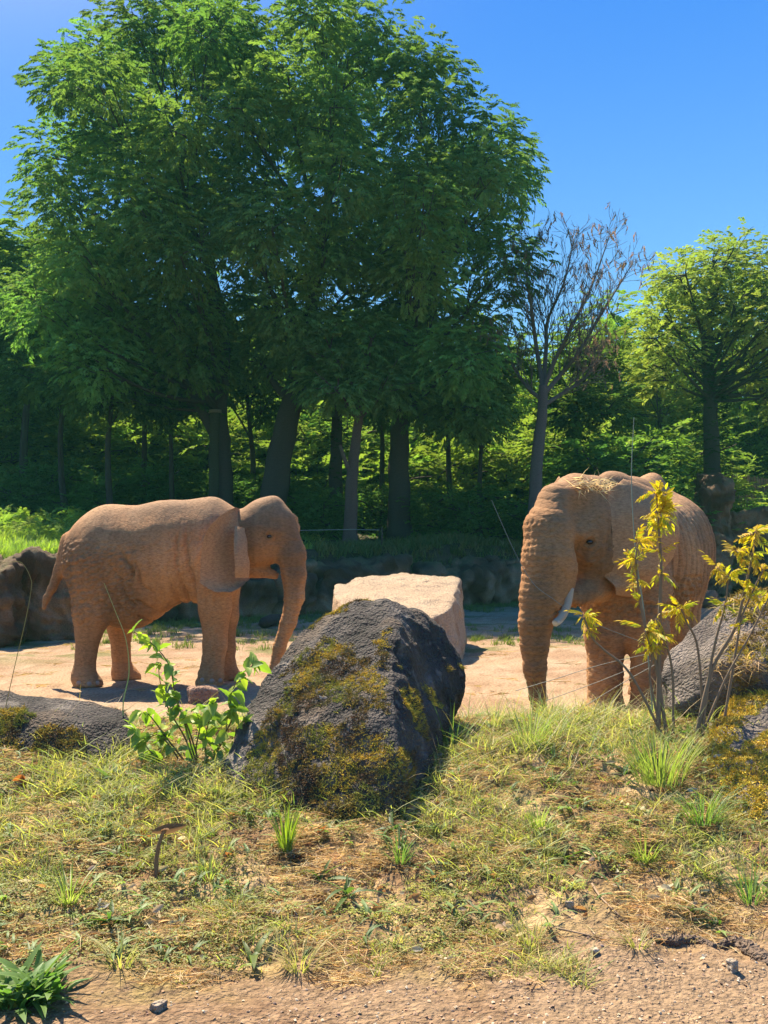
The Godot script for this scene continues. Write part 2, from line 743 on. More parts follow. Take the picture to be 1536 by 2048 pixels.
func build_paddock() -> void:
	var pale := func(p: Vector3, n: Vector3) -> Color:
		var a := nf.get_noise_3d(p.x * 70.0, p.y * 30.0, p.z * 70.0)
		var c := mixc(Color(0.60, 0.42, 0.26), Color(0.50, 0.32, 0.19), 0.4 + a * 1.3)
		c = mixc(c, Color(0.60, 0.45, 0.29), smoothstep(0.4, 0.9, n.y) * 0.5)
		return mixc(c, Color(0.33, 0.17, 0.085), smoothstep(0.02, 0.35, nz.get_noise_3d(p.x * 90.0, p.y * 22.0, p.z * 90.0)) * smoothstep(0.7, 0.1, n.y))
	# flat-topped pale boulder: its tilted top, an overhanging left lip and a straight right side
	var b := [P(664, 1186, 16.6), P(672, 1165, 17.6), P(740, 1151, 18.6), P(800, 1149, 18.9), P(905, 1150, 18.8), P(917, 1160, 18.2), P(899, 1218, 15.6), P(700, 1228, 15.2), P(840, 1248, 14.7),
		P(662, 1212, 16.4), P(686, 1240, 15.4), P(928, 1270, 18.2), P(924, 1322, 15.6), P(850, 1340, 14.6), P(700, 1330, 15.2), P(672, 1300, 17.0), P(740, 1285, 18.6), P(900, 1283, 18.9)]
	for k in range(11, 18):
		b[k].y = -0.12
	single("pale_boulder", rock(b, 0.055, 2, 0.07, 85.0, pale), M.pale_rock, "big pale flat-topped sandstone boulder in the middle of the paddock", "boulder", Vector3(0.9, 0, -16.5))
	# logs and small stones
	var wood := Color(0.36, 0.21, 0.13)
	var lg := MB.new()
	var a0 := P(1315, 1196, 31.0)
	var a1 := P(1428, 1198, 29.6)
	a0.y = 0.24
	a1.y = 0.27
	lg.tube(spline([a0, a0.lerp(a1, 0.4) + Vector3(0, 0.012, 0), a1], 6), taper(0.29, 0.265, 13), 14, wood, 0.03)
	single("fallen_log", lg, M.bark, "smooth reddish log end sticking out behind the right elephant", "log", a1)
	var d0 := G(527, 1257)
	var d1 := G(566, 1246)
	var l2 := MB.new()
	l2.tube([d0 + Vector3(0, 0.12, 0), d0.lerp(d1, 0.5) + Vector3(0, 0.14, 0), d1 + Vector3(0.1, 0.12, 0)], [0.12, 0.13, 0.11], 9, Color(0.13, 0.09, 0.07), 0.08)
	single("short_log", l2, M.bark, "short dark log in the shade beyond the left elephant's trunk", "log", d0)
	var sand_stone := func(p: Vector3, n: Vector3) -> Color:
		return mixc(Color(0.34, 0.19, 0.12), Color(0.50, 0.31, 0.20), 0.5 + nf.get_noise_3d(p.x * 160.0, p.y * 160.0, p.z * 160.0) * 1.3)
	var s0 := G(408, 1404)
	single("red_stone", rock(boulder_points(s0 + Vector3(0, 0.06, 0), Vector3(0.36, 0.24, 0.26), 0.3), 0.05, 2, 0.03, 160.0, sand_stone), M.pale_rock, "flat reddish stone on the sand behind the leafy bush", "stone", s0)
	# rocks beside the paddock at far left and behind the right elephant
	var lab := ["tall dark rock cut by the left edge of the photograph", "rugged black rock below the sunlit grass at far left", "round dark rock topped with ivy right behind the elephant's rump", "pale grooved stone leaning below the ivy-topped rock", "low grey slab in the grass at the far right"]
	var spec := [[P(0, 1205, 18.3), Vector3(0.6, 1.4, 0.9)], [P(88, 1192, 19.4), Vector3(0.95, 1.1, 0.9)], [P(1428, 1078, 37.2), Vector3(0.95, 1.0, 1.0)], [P(1436, 1130, 36.0), Vector3(0.8, 0.9, 0.7)], [P(1495, 1105, 38.0), Vector3(1.8, 0.5, 1.4)]]
	for k in spec.size():
		var c: Vector3 = spec[k][0]
		var sz: Vector3 = spec[k][1]
		var g := hgt(c.x, c.z)
		sz.y = maxf(sz.y, (c.y - g) * 1.65)     # stands on the ground
		single(["dark_rock", "dark_rock", "round_rock", "grooved_stone", "stone_slab"][k], rock(boulder_points(Vector3(c.x, c.y if sz.y > 1.2 else c.y, c.z), sz * 1.2, k * 0.7), 0.07, 1, 0.24, 95.0, dark_stone), M.rock, lab[k], "rock", Vector3(c.x, g, c.z))


# ---------------------------------------------------------------- elephants

class Field:      # a body as tapered capsules and ellipsoids joined with a smooth minimum
	var kind := PackedInt32Array()
	var a := PackedVector3Array()
	var b := PackedVector3Array()
	var ra := PackedFloat32Array()
	var rb := PackedFloat32Array()
	var k := PackedFloat32Array()
	var inv: Array[Basis] = []

	func cap(p: Vector3, r: float, q: Vector3, s: float, blend := 0.12) -> void:
		kind.append(0)
		a.append(p)
		b.append(q - p)
		ra.append(r)
		rb.append(s - r)
		k.append(blend)
		inv.append(Basis.IDENTITY)

	func ell(p: Vector3, r: Vector3, turn := 0.0, blend := 0.2, pitch := 0.0) -> void:
		kind.append(1)
		a.append(p)
		b.append(r)
		ra.append(minf(r.x, minf(r.y, r.z)))
		rb.append(0.0)
		k.append(blend)
		inv.append((Basis(Vector3.UP, turn) * Basis(Vector3.BACK, pitch)).transposed())

	func one(n: int, p: Vector3) -> float:
		var d := p - a[n]
		if kind[n] == 0:
			var ba := b[n]
			var h := clampf(d.dot(ba) / ba.length_squared(), 0.0, 1.0)
			return (d - ba * h).length() - ra[n] - rb[n] * h
		var q: Vector3 = inv[n] * d
		var r := b[n]
		var s := q / r
		var k0 := s.length()
		var k1 := (s / r).length()
		return k0 * (k0 - 1.0) / maxf(k1, 1e-5) if k1 > 1e-5 else -ra[n]

	func at(p: Vector3, some: PackedInt32Array) -> float:
		var d := 1e3
		for n in some:
			var q := p - a[n]
			var e := 0.0
			if kind[n] == 0:
				var ba := b[n]
				var t := clampf(q.dot(ba) / ba.length_squared(), 0.0, 1.0)
				e = (q - ba * t).length() - ra[n] - rb[n] * t
			else:
				q = (inv[n] * q) / b[n]
				var k0 := q.length()
				e = k0 * (k0 - 1.0) / maxf((q / b[n]).length(), 1e-5)
			var kk := k[n]
			var h := kk - absf(d - e)
			d = minf(d, e)
			if h > 0.0:
				d -= h * h / (4.0 * kk)
		return maxf(d, 0.004 - p.y)

	func all() -> PackedInt32Array:
		var o := PackedInt32Array()
		for n in kind.size():
			o.append(n)
		return o


func hit(f: Field, px: float, py: float, d0: float, d1: float) -> Vector3:
	var some := f.all()
	var d := d0
	while d < d1:
		if f.at(P(px, py, d), some) < 0.0:
			return P(px, py, d)
		d += 0.01
	return P(px, py, d1)


func sunk(f: Field, px: float, py: float, d0: float, d1: float) -> Vector3:     # just under the skin
	return P(px, py, -hit(f, px, py, d0, d1).z + 0.05)


func off(f: Field, px: float, py: float) -> Vector3:     # a hand's breadth in front of the shoulder
	return P(px, py, minf(-hit(f, px, py, 9.0, 10.6).z - 0.11, 10.1))


func nets(f: Field, lo: Vector3, hi: Vector3, cell: float) -> MB:
	var bs := 8
	var nx := int(ceil((hi.x - lo.x) / cell / bs)) * bs
	var ny := int(ceil((hi.y - lo.y) / cell / bs)) * bs
	var nzz := int(ceil((hi.z - lo.z) / cell / bs)) * bs
	var sx := nx + 1
	var sxy := sx * (ny + 1)
	var val := PackedFloat32Array()
	val.resize(sxy * (nzz + 1))
	val.fill(9.0)
	var all := f.all()
	var blocks: Array[Vector3i] = []
	var rad := cell * bs * 0.88
	for bz in range(0, nzz, bs):
		for by in range(0, ny, bs):
			for bx in range(0, nx, bs):
				var mid := lo + Vector3(bx + bs * 0.5, by + bs * 0.5, bz + bs * 0.5) * cell
				var some := PackedInt32Array()
				var best := 1e3
				var ds := PackedFloat32Array()
				for n in all:
					var e := f.one(n, mid)
					ds.append(e)
					best = minf(best, e)
				if best > rad + 0.12:
					continue
				var full := f.at(mid, all)
				if full > rad * 1.25 or full < -rad * 1.8:
					if full < 0.0:
						for z in range(bz, bz + bs + 1):
							for y in range(by, by + bs + 1):
								for x in range(bx, bx + bs + 1):
									var id := x + y * sx + z * sxy
									if val[id] > 8.0:
										val[id] = -1.0
					continue
				for n in all:
					if ds[n] < best + 2.0 * rad + 0.22:
						some.append(n)
				blocks.append(Vector3i(bx, by, bz))
				for z in range(bz, bz + bs + 1):
					for y in range(by, by + bs + 1):
						var id := bx + y * sx + z * sxy
						for x in range(bx, bx + bs + 1):
							if val[id] > 8.0 or val[id] == -1.0:
								val[id] = f.at(lo + Vector3(x, y, z) * cell, some)
							id += 1
	var mb := MB.new()
	var ids := PackedInt32Array()
	ids.resize(val.size())
	ids.fill(-1)
	var off := PackedInt32Array([0, 1, sx, sx + 1, sxy, sxy + 1, sxy + sx, sxy + sx + 1])
	var edges := [[0, 1], [2, 3], [4, 5], [6, 7], [0, 2], [1, 3], [4, 6], [5, 7], [0, 4], [1, 5], [2, 6], [3, 7]]
	for bl in blocks:
		for z in range(bl.z, bl.z + bs):
			for y in range(bl.y, bl.y + bs):
				var id := bl.x + y * sx + z * sxy
				for x in range(bl.x, bl.x + bs):
					var bits := 0
					for q in 8:
						if val[id + off[q]] < 0.0:
							bits |= 1 << q
					if bits != 0 and bits != 255:
						var sum := Vector3.ZERO
						var cnt := 0
						for e in edges:
							var u: int = e[0]
							var w: int = e[1]
							if ((bits >> u) & 1) != ((bits >> w) & 1):
								var vu := val[id + off[u]]
								var vw := val[id + off[w]]
								var t := vu / (vu - vw)
								sum += Vector3(u & 1, (u >> 1) & 1, u >> 2).lerp(Vector3(w & 1, (w >> 1) & 1, w >> 2), t)
								cnt += 1
						ids[id] = mb.vert(lo + (Vector3(x, y, z) + sum / cnt) * cell)
					id += 1
	for bl in blocks:
		for z in range(bl.z, bl.z + bs):
			for y in range(bl.y, bl.y + bs):
				var id := bl.x + y * sx + z * sxy
				for x in range(bl.x, bl.x + bs):
					if ids[id] >= 0:
						var here := val[id] < 0.0
						if y > 0 and z > 0 and (val[id + 1] < 0.0) != here:
							nquad(mb, ids[id - sx - sxy], ids[id - sxy], ids[id], ids[id - sx], here)
						if x > 0 and z > 0 and (val[id + sx] < 0.0) != here:
							nquad(mb, ids[id - 1 - sxy], ids[id - 1], ids[id], ids[id - sxy], here)
						if x > 0 and y > 0 and (val[id + sxy] < 0.0) != here:
							nquad(mb, ids[id - 1 - sx], ids[id - sx], ids[id], ids[id - 1], here)
					id += 1
	return mb


func nquad(mb: MB, a: int, b: int, c: int, d: int, turn: bool) -> void:
	if a < 0 or b < 0 or c < 0 or d < 0:
		return
	if turn:
		mb.quad(a, d, c, b)
	else:
		mb.quad(a, b, c, d)


func skin_color(p: Vector3, n: Vector3, back: float) -> Color:   # red dust over brown skin: blotches, rubbed and dusted places
	var a := nf.get_noise_3d(p.x * 55.0, p.y * 45.0, p.z * 55.0)
	var b := nz.get_noise_3d(p.x * 60.0 + 40.0, p.y * 40.0, p.z * 60.0)
	var streak := nf.get_noise_3d(p.x * 95.0, p.y * 24.0, p.z * 95.0)
	var c := mixc(Color(0.54, 0.262, 0.108), Color(0.37, 0.192, 0.088), 0.5 + b * 1.8)
	c = mixc(c, Color(0.62, 0.335, 0.150), smoothstep(0.0, 0.4, a) * 0.75)
	c = mixc(c, Color(0.23, 0.132, 0.07), smoothstep(0.0, 0.32, streak - a * 0.5) * 0.62)
	c = mixc(c, Color(0.42, 0.25, 0.135), smoothstep(back - 0.35, back, p.y + a * 0.35) * 0.55)
	return c


func wrinkled(mb: MB, folds: Callable, back: float) -> void:
	mb.normals()
	for k in mb.v.size():
		var p := mb.v[k]
		mb.v[k] = p + mb.n[k] * 1.15 * folds.call(p, mb.n[k])
		mb.c[k] = skin_color(p, mb.n[k], back)
	mb.n.clear()


func valley(s: float) -> float:      # sharp folds between round ridges: -1 in a fold, 0 on a ridge
	return -pow(1.0 - absf(sin(s)), 2.6)


func crease(p: Vector3, sx: float, sy: float, sz: float) -> float:   # 0 in a fold, 1 between folds
	var w := Vector3(nf.get_noise_3d(p.x * 120.0, p.y * 120.0, p.z * 120.0), nf.get_noise_3d(p.y * 120.0, p.z * 120.0 + 50.0, p.x * 120.0), 0) * 0.02
	var q := (p + w) * 900.0
	return smoothstep(0.0, 0.38, nc.get_noise_3d(q.x * sx, q.y * sy, q.z * sz) + 1.0)


func sheet(mb: MB, a: Array, b: Array, lift: Vector3, thick: float, ripple: float, back: float) -> void:
	# an ear: a skin flap from the line a on the head to the free edge b, bowed along lift
	var nu := 26
	var nv := 34
	var la := spline(a, 8)
	var lb := spline(b, 8)
	var grid := []
	for s in 2:
		var first := mb.v.size()
		grid.append(first)
		for j in nv + 1:
			var t := float(j) / nv
			var pa: Vector3 = la[0].lerp(la[0], 0)
			var ia := t * (la.size() - 1)
			pa = la[int(ia)].lerp(la[mini(int(ia) + 1, la.size() - 1)], ia - int(ia))
			var ib := t * (lb.size() - 1)
			var pb: Vector3 = lb[int(ib)].lerp(lb[mini(int(ib) + 1, lb.size() - 1)], ib - int(ib))
			var rag := nf.get_noise_1d(t * 520.0 + pa.x * 100.0) * 0.045 + nz.get_noise_1d(t * 260.0) * 0.03      # a worn, uneven rim
			pb += (pb - pa).normalized() * rag * smoothstep(0.0, 0.15, t) * smoothstep(1.0, 0.85, t) * clampf((pb - pa).length() * 1.8 - 0.1, 0.0, 1.0)
			for i in nu + 1:
				var u := float(i) / nu
				var edge := sqrt(clampf(1.0 - pow(u, 6.0), 0.0, 1.0)) * (0.35 + 0.65 * smoothstep(0.0, 0.08, t) * smoothstep(1.0, 0.92, t))
				var bow := sin(PI * u) * 1.0 + ripple * sin(u * 7.0 + t * 5.0) * u
				var p := pa.lerp(pb, u) + lift * bow + lift.normalized() * (thick * 0.5 * edge * (1.0 if s == 0 else -1.0))
				p += lift.normalized() * nf.get_noise_3d(p.x * 200.0, p.y * 200.0, p.z * 200.0) * 0.016
				mb.vert(p, mixc(skin_color(p, Vector3.ZERO, back + 0.3), Color(0.60, 0.335, 0.165), 0.65))
		for j in nv:
			for i in nu:
				var q := first + j * (nu + 1) + i
				if s == 0:
					mb.quad(q, q + nu + 1, q + nu + 2, q + 1)
				else:
					mb.quad(q, q + 1, q + nu + 2, q + nu + 1)
	for j in nv:
		var q: int = grid[0] + j * (nu + 1) + nu
		var r: int = grid[1] + j * (nu + 1) + nu
		mb.quad(q, q + nu + 1, r + nu + 1, r)
	for i in nu:
		for j in [0, nv]:
			var q: int = grid[0] + j * (nu + 1) + i
			var r: int = grid[1] + j * (nu + 1) + i
			mb.quad(q, q + 1, r + 1, r)


func dot(center: Vector3, r: Vector3, mat_: Material, called: String, parent: Node3D, basis := Basis.IDENTITY, col := Color.WHITE) -> void:
	var mb := MB.new()
	var rings := 7
	for j in rings + 1:
		for i in 12:
			var th := PI * j / rings
			var ph := TAU * i / 12
			mb.vert(basis * (Vector3(sin(th) * cos(ph), cos(th), sin(th) * sin(ph)) * r), col)
	for j in rings:
		for i in 12:
			mb.quad(j * 12 + i, j * 12 + (i + 1) % 12, (j + 1) * 12 + (i + 1) % 12, (j + 1) * 12 + i)
	part(called, mb, mat_, parent, center - parent.position)


func J(px: float, py: float, d: float) -> Vector3:
	return P(px, py, d)


func build_elephants() -> void:
	var cell := 0.018
	# ---- the left one: in profile, facing right
	var f := Field.new()
	var D := 13.0
	f.ell(J(290, 1122, D), Vector3(1.02, 0.64, 0.60), 0.0, 0.2, 0.07)
	f.ell(J(207, 1112, D), Vector3(0.49, 0.60, 0.55))
	f.ell(J(420, 1108, D), Vector3(0.46, 0.66, 0.50))
	f.ell(J(262, 1186, D), Vector3(0.50, 0.47, 0.48), 0.0, 0.2, 0.25)
	f.ell(J(352, 1078, D), Vector3(0.46, 0.37, 0.42))
	f.cap(J(222, 1043, D), 0.14, J(330, 1038, D), 0.12, 0.3)
	f.cap(J(330, 1038, D), 0.12, J(424, 1021, D), 0.12, 0.3)
	f.cap(J(440, 1082, D), 0.44, J(512, 1074, D - 0.03), 0.34, 0.15)
	f.ell(J(528, 1062, D - 0.05), Vector3(0.33, 0.40, 0.32), 0.0, 0.12)
	f.cap(J(545, 1014, D - 0.05), 0.145, J(520, 1030, D - 0.05), 0.16, 0.12)
	f.cap(J(561, 1048, D - 0.07), 0.20, J(583, 1110, D - 0.12), 0.185, 0.14)
	var tr := [[583, 1110, 0.12, 0.185], [588, 1150, 0.14, 0.158], [589, 1195, 0.15, 0.128], [577, 1245, 0.16, 0.104], [559, 1295, 0.17, 0.085], [547, 1340, 0.18, 0.068]]
	for k in tr.size() - 1:
		f.cap(J(tr[k][0], tr[k][1], D - tr[k][2]), tr[k][3], J(tr[k + 1][0], tr[k + 1][1], D - tr[k + 1][2]), tr[k + 1][3], 0.05)
	f.ell(J(520, 1092, D - 0.06), Vector3(0.24, 0.27, 0.31), 0.0, 0.1)
	f.cap(J(500, 1136, D - 0.03), 0.13, J(550, 1150, D - 0.05), 0.055, 0.05)
	f.cap(J(520, 1058, D - 0.31), 0.06, J(553, 1062, D - 0.28), 0.05, 0.09)
	# tail
	f.cap(J(138, 1082, D), 0.11, J(120, 1140, D), 0.075, 0.1)
	f.cap(J(119, 1140, D), 0.075, J(105, 1177, D - 0.02), 0.055, 0.04)
	f.cap(J(104, 1177, D - 0.02), 0.055, J(94, 1196, D - 0.02), 0.046, 0.03)
	f.cap(J(93, 1196, D - 0.02), 0.046, J(88, 1216, D - 0.02), 0.03, 0.03)
	# legs: near hind, far hind, near fore, far fore
	leg(f, [J(190, 1130, D - 0.28), J(184, 1222, D - 0.33), J(172, 1306, D - 0.34), J(168, 1350, D - 0.34)], [0.36, 0.245, 0.122, 0.15], Vector3(0.10, 0, -0.0))
	leg(f, [J(222, 1130, D + 0.28), J(238, 1232, D + 0.32), J(242, 1306, D + 0.32), J(246, 1350, D + 0.32)], [0.33, 0.20, 0.110, 0.145], Vector3(0.10, 0, 0))
	leg(f, [J(424, 1120, D - 0.28), J(430, 1215, D - 0.33), J(430, 1290, D - 0.32), J(422, 1348, D - 0.32)], [0.31, 0.20, 0.143, 0.158], Vector3(-0.04, 0, 0))
	leg(f, [J(440, 1140, D + 0.26), J(448, 1230, D + 0.30), J(450, 1295, D + 0.30), J(452, 1346, D + 0.30)], [0.30, 0.185, 0.125, 0.145], Vector3(0.08, 0, 0))
	var mb := nets(f, Vector3(-4.5, -0.05, -13.8), Vector3(-0.7, 2.62, -12.25), cell)
	var eye := J(538, 1072, D - 0.36)
	var folds := func(p: Vector3, n: Vector3) -> float:
		var q := P(0, 0, 1)   # measured in the photograph's plane at this distance
		var u := p.x
		var v := p.y
		var h := 0.0
		var wob := nf.get_noise_2d(u * 90.0, v * 90.0)
		if u < -4.13:                         # tail
			return -0.004 * (1.0 - crease(p, 1.0, 2.5, 1.0))
		if u > -1.62 and v < 1.72 or u > -1.45 and v < 1.85:      # trunk: rings
			h += -0.006 * (1.0 - crease(p, 0.5, 2.6, 0.5))
			h += 0.006 * valley(v * 46.0 + wob * 3.0)
		elif u < -3.1:                        # haunch: net of folds, then slanting ones down the thigh
			h += -0.022 * (1.0 - crease(p, 1.15, 2.0, 1.15)) * smoothstep(1.95, 1.6, v) * (0.12 + 0.88 * smoothstep(0.62, 1.05, v))
			h += 0.050 * valley((u * 0.85 + v * 0.55 + wob * 0.10) * 20.0) * smoothstep(-3.6, -3.1, u) * smoothstep(1.9, 1.5, v) * smoothstep(0.8, 1.0, v)
			h += 0.013 * valley((u * 0.3 - v + wob * 0.06) * 26.0) * smoothstep(-3.5, -3.8, u) * smoothstep(1.9, 1.6, v) * smoothstep(0.6, 1.0, v)
		elif u < -2.35:                       # flank: slanting sags, upright folds behind the shoulder
			var s := (u * 0.8 + v * 0.62 + wob * 0.12)
			h += 0.050 * valley(s * 18.0) * smoothstep(-2.75, -3.1, u) * smoothstep(1.8, 1.4, v)
			h += 0.040 * valley((u + 0.12 * v + wob * 0.07) * 24.0) * smoothstep(-2.75, -2.5, u) * smoothstep(2.1, 1.8, v)
			h += -0.007 * (1.0 - crease(p, 1.0, 0.8, 1.0)) * smoothstep(2.1, 1.8, v)
		else:
			h += -0.007 * (1.0 - crease(p, 1.2, 0.9, 1.2)) * (0.35 + 0.65 * smoothstep(-1.9, -2.15, u)) * smoothstep(2.15, 1.9, v)
			h += 0.012 * valley((u + wob * 0.06) * 36.0) * smoothstep(-2.02, -2.2, u) * smoothstep(1.4, 1.6, v) * smoothstep(2.05, 1.85, v)
		var e := p.distance_to(eye)
		if e < 0.2 and p.z > -12.85:
			h += 0.006 * cos(e * 110.0) * smoothstep(0.16, 0.05, e) * smoothstep(-0.06, 0.04, eye.y - p.y + 0.02) - 0.014 * smoothstep(0.055, 0.03, e)
		h += nz.get_noise_3d(p.x * 260.0, p.y * 260.0, p.z * 260.0) * 0.005
		return h
	wrinkled(mb, folds, 2.25)
	sheet(mb, [sunk(f, 474, 1020, 12.0, 13.2), sunk(f, 488, 1056, 12.0, 13.2), sunk(f, 497, 1105, 12.0, 13.2), sunk(f, 494, 1150, 12.0, 13.2)],
		[J(470, 1014, D - 0.36), J(436, 1032, D - 0.84), J(409, 1074, D - 0.98), J(396, 1122, D - 0.98), J(403, 1158, D - 0.92), J(428, 1180, D - 0.86), J(464, 1184, D - 0.78), J(490, 1168, D - 0.60)], Vector3(0.03, 0, -0.05), 0.028, 0.45, 2.6)
	sheet(mb, [J(470, 1052, D - 0.58), J(468, 1090, D - 0.78), J(470, 1130, D - 0.82), J(470, 1156, D - 0.78)],
		[J(489, 1056, D - 0.46), J(495, 1092, D - 0.58), J(499, 1130, D - 0.60), J(498, 1155, D - 0.56)], Vector3(0.0, 0, 0.05), 0.03, 0.1, 2.6)
	sheet(mb, [J(560, 1022, D + 0.22), J(566, 1060, D + 0.25), J(560, 1110, D + 0.25)], [J(590, 1028, D + 0.34), J(600, 1052, D + 0.42), J(590, 1100, D + 0.40)], Vector3(0.02, 0, 0.02), 0.03, 0.1, 2.6)
	var base := Vector3(J(330, 1372, D).x, 0, -D)
	var el := single("elephant", mb, M.skin, "reddish brown tuskless elephant in profile facing right, tail lifted, at left of the pale boulder", "elephant", base)
	var es := hit(f, 538, 1073, 12.0, 13.5)
	dot(es + Vector3(0, 0, -0.012), Vector3(0.034, 0.022, 0.026), M.eye, "eye", el)
	for k in [[158, 1366], [178, 1368], [194, 1366]]:
		var q := hit(f, k[0], k[1], 12.0, 13.2)
		dot(q, Vector3(0.035, 0.03, 0.018), M.ivory, "toenail", el, Basis.IDENTITY, Color(0.34, 0.24, 0.17))
	for k in [[405, 1360], [424, 1362], [440, 1361]]:
		var q := hit(f, k[0], k[1], 12.0, 13.2)
		dot(q, Vector3(0.035, 0.03, 0.018), M.ivory, "toenail", el, Basis.IDENTITY, Color(0.34, 0.24, 0.17))

	# ---- the right one: three-quarter view, walking towards the left and the camera
	var g := Field.new()
	var fw := Vector3(-0.643, 0, 0.766)
	var turn := atan2(-fw.z, fw.x)      # the long axis of its ellipsoids
	g.ell(J(1292, 1112, 11.1), Vector3(0.98, 0.66, 0.60), turn)
	g.ell(J(1236, 1092, 10.6), Vector3(0.45, 0.68, 0.50), turn)
	g.ell(J(1332, 1096, 11.6), Vector3(0.50, 0.64, 0.55), turn)
	g.ell(J(1290, 1160, 11.1), Vector3(0.66, 0.46, 0.52), turn)
	g.cap(J(1222, 972, 10.5), 0.14, J(1262, 990, 11.0), 0.13, 0.25)
	g.cap(J(1262, 988, 11.0), 0.13, J(1304, 968, 11.6), 0.13, 0.25)
	g.cap(J(1228, 1082, 10.5), 0.45, J(1172, 1064, 9.95), 0.37, 0.15)
	var ft := atan2(-0.6, -0.8)
	g.ell(J(1153, 1052, 9.75), Vector3(0.34, 0.44, 0.35), ft, 0.12)
	g.cap(J(1150, 990, 9.75), 0.20, J(1185, 990, 9.95), 0.20, 0.14)
	g.cap(J(1112, 1006, 9.55), 0.19, J(1098, 1058, 9.38), 0.205, 0.12)
	g.cap(J(1080, 1050, 9.42), 0.125, J(1098, 1080, 9.36), 0.2, 0.10)
	var t2 := [[1098, 1062, 9.38, 50], [1096, 1120, 9.32, 52], [1083, 1195, 9.27, 44], [1071, 1246, 9.25, 34], [1069, 1290, 9.25, 28], [1070, 1336, 9.25, 23], [1076, 1392, 9.25, 17], [1081, 1436, 9.25, 14]]
	for k in t2.size() - 1:
		g.cap(J(t2[k][0], t2[k][1], t2[k][2]), t2[k][3] * t2[k][2] / F, J(t2[k + 1][0], t2[k + 1][1], t2[k + 1][2]), t2[k + 1][3] * t2[k + 1][2] / F, 0.05)
	g.ell(J(1186, 1106, 9.80), Vector3(0.26, 0.30, 0.27), ft, 0.10)
	g.cap(J(1190, 1165, 9.9), 0.20, J(1148, 1196, 9.55), 0.10, 0.08)
	g.cap(J(1122, 1140, 9.36), 0.16, J(1126, 1196, 9.38), 0.10, 0.08)      # tusk socket
	g.cap(J(1160, 1068, 9.44), 0.06, J(1196, 1066, 9.52), 0.06, 0.08)      # brow
	g.cap(J(1188, 1092, 9.50), 0.075, J(1176, 1120, 9.50), 0.07, 0.07)
	g.cap(J(1225, 1150, 10.4), 0.38, J(1205, 1190, 10.25), 0.27, 0.15)
	leg(g, [J(1220, 1170, 10.45), J(1212, 1270, 10.33), J(1210, 1350, 10.3), J(1210, 1405, 10.3)], [0.28, 0.215, 0.172, 0.185], Vector3(-0.07, 0, 0.06))
	leg(g, [J(1292, 1170, 10.35), J(1298, 1275, 10.2), J(1296, 1355, 10.15), J(1296, 1410, 10.15)], [0.28, 0.20, 0.165, 0.18], Vector3(-0.07, 0, 0.06))
	leg(g, [J(1350, 1150, 11.25), J(1352, 1260, 11.3), J(1346, 1335, 11.35), J(1346, 1380, 11.3)], [0.34, 0.25, 0.17, 0.185], Vector3(-0.07, 0, 0.06))
	leg(g, [J(1305, 1160, 11.9), J(1302, 1260, 11.9), J(1296, 1330, 11.95), J(1296, 1368, 11.9)], [0.33, 0.24, 0.17, 0.185], Vector3(-0.07, 0, 0.06))
	g.cap(J(1352, 1060, 12.0), 0.08, J(1372, 1200, 12.1), 0.04, 0.08)
	mb = nets(g, Vector3(0.95, -0.05, -12.6), Vector3(4.15, 2.75, -8.85), cell)
	var eye2 := hit(g, 1180, 1084, 9.0, 10.5)
	var temple := hit(g, 1166, 1016, 9.0, 10.5)
	var cheek := hit(g, 1166, 1128, 9.0, 10.5)
	var folds2 := func(p: Vector3, n: Vector3) -> float:
		var h := 0.0
		var u := p.x
		var v := p.y
		if u < 1.56 and v < 2.0:                # trunk: rings and lengthwise ridges
			var up := smoothstep(0.9, 1.8, v)
			h += -0.003 * (1.0 - crease(p, 0.6 + up * 1.0, 2.6 - up * 0.8, 0.6 + up * 1.0))
			h += 0.009 * valley(v * 50.0 + nf.get_noise_2d(u * 150.0, v * 60.0) * 3.0)
			h += 0.007 * valley((u * 0.8 + p.z * 0.5) * 60.0 + nf.get_noise_2d(u * 60.0, v * 120.0) * 3.0) * up
		elif p.z > -10.25 and v > 1.2:       # face
			h += -0.006 * (1.0 - crease(p, 0.8, 1.2, 0.8)) * smoothstep(2.2, 2.0, v)
			h += 0.016 * valley(p.distance_to(eye2) * 52.0 + nf.get_noise_2d(u * 150.0, v * 150.0) * 1.5) * smoothstep(0.34, 0.2, p.distance_to(eye2)) * smoothstep(0.06, 0.1, p.distance_to(eye2)) * smoothstep(0.06, -0.03, p.y - eye2.y)
			h -= 0.055 * exp(-pow(p.distance_to(temple) / 0.13, 2.0)) + 0.03 * exp(-pow(p.distance_to(cheek) / 0.10, 2.0))
			var q := to_px(p)
			var line := absf(q.x - (1236.0 - 26.0 * smoothstep(1090.0, 1170.0, q.y)) + nf.get_noise_1d(q.y * 20.0) * 5.0)
			h -= 0.016 * exp(-pow(line / 8.0, 2.0)) * smoothstep(985.0, 1020.0, q.y) * smoothstep(1185.0, 1160.0, q.y)
			h -= 0.012 * exp(-pow((line - 17.0) / 4.5, 2.0)) * smoothstep(1040.0, 1070.0, q.y) * smoothstep(1180.0, 1150.0, q.y)
			h += 0.007 * valley(v * 36.0 + u * 8.0 + nf.get_noise_2d(u * 120.0, v * 60.0) * 4.0) * smoothstep(1.8, 1.95, v) * smoothstep(1.9, 1.65, u)
		elif v < 1.45 and p.z > -10.9:       # chest and fore legs: rough, knobbly
			h += -0.030 * (1.0 - crease(p, 1.6, 1.6, 1.6)) * smoothstep(0.9, 1.2, v)
			h += -0.008 * (1.0 - crease(p, 0.9, 1.7, 0.9))
		else:
			h += (-0.008 * (1.0 - crease(p, 1.4, 0.5, 1.4)) + 0.024 * valley((u * 0.77 - p.z * 0.64 + nf.get_noise_2d(u * 60.0, v * 60.0) * 0.08) * 26.0)) * smoothstep(2.3, 2.0, v)
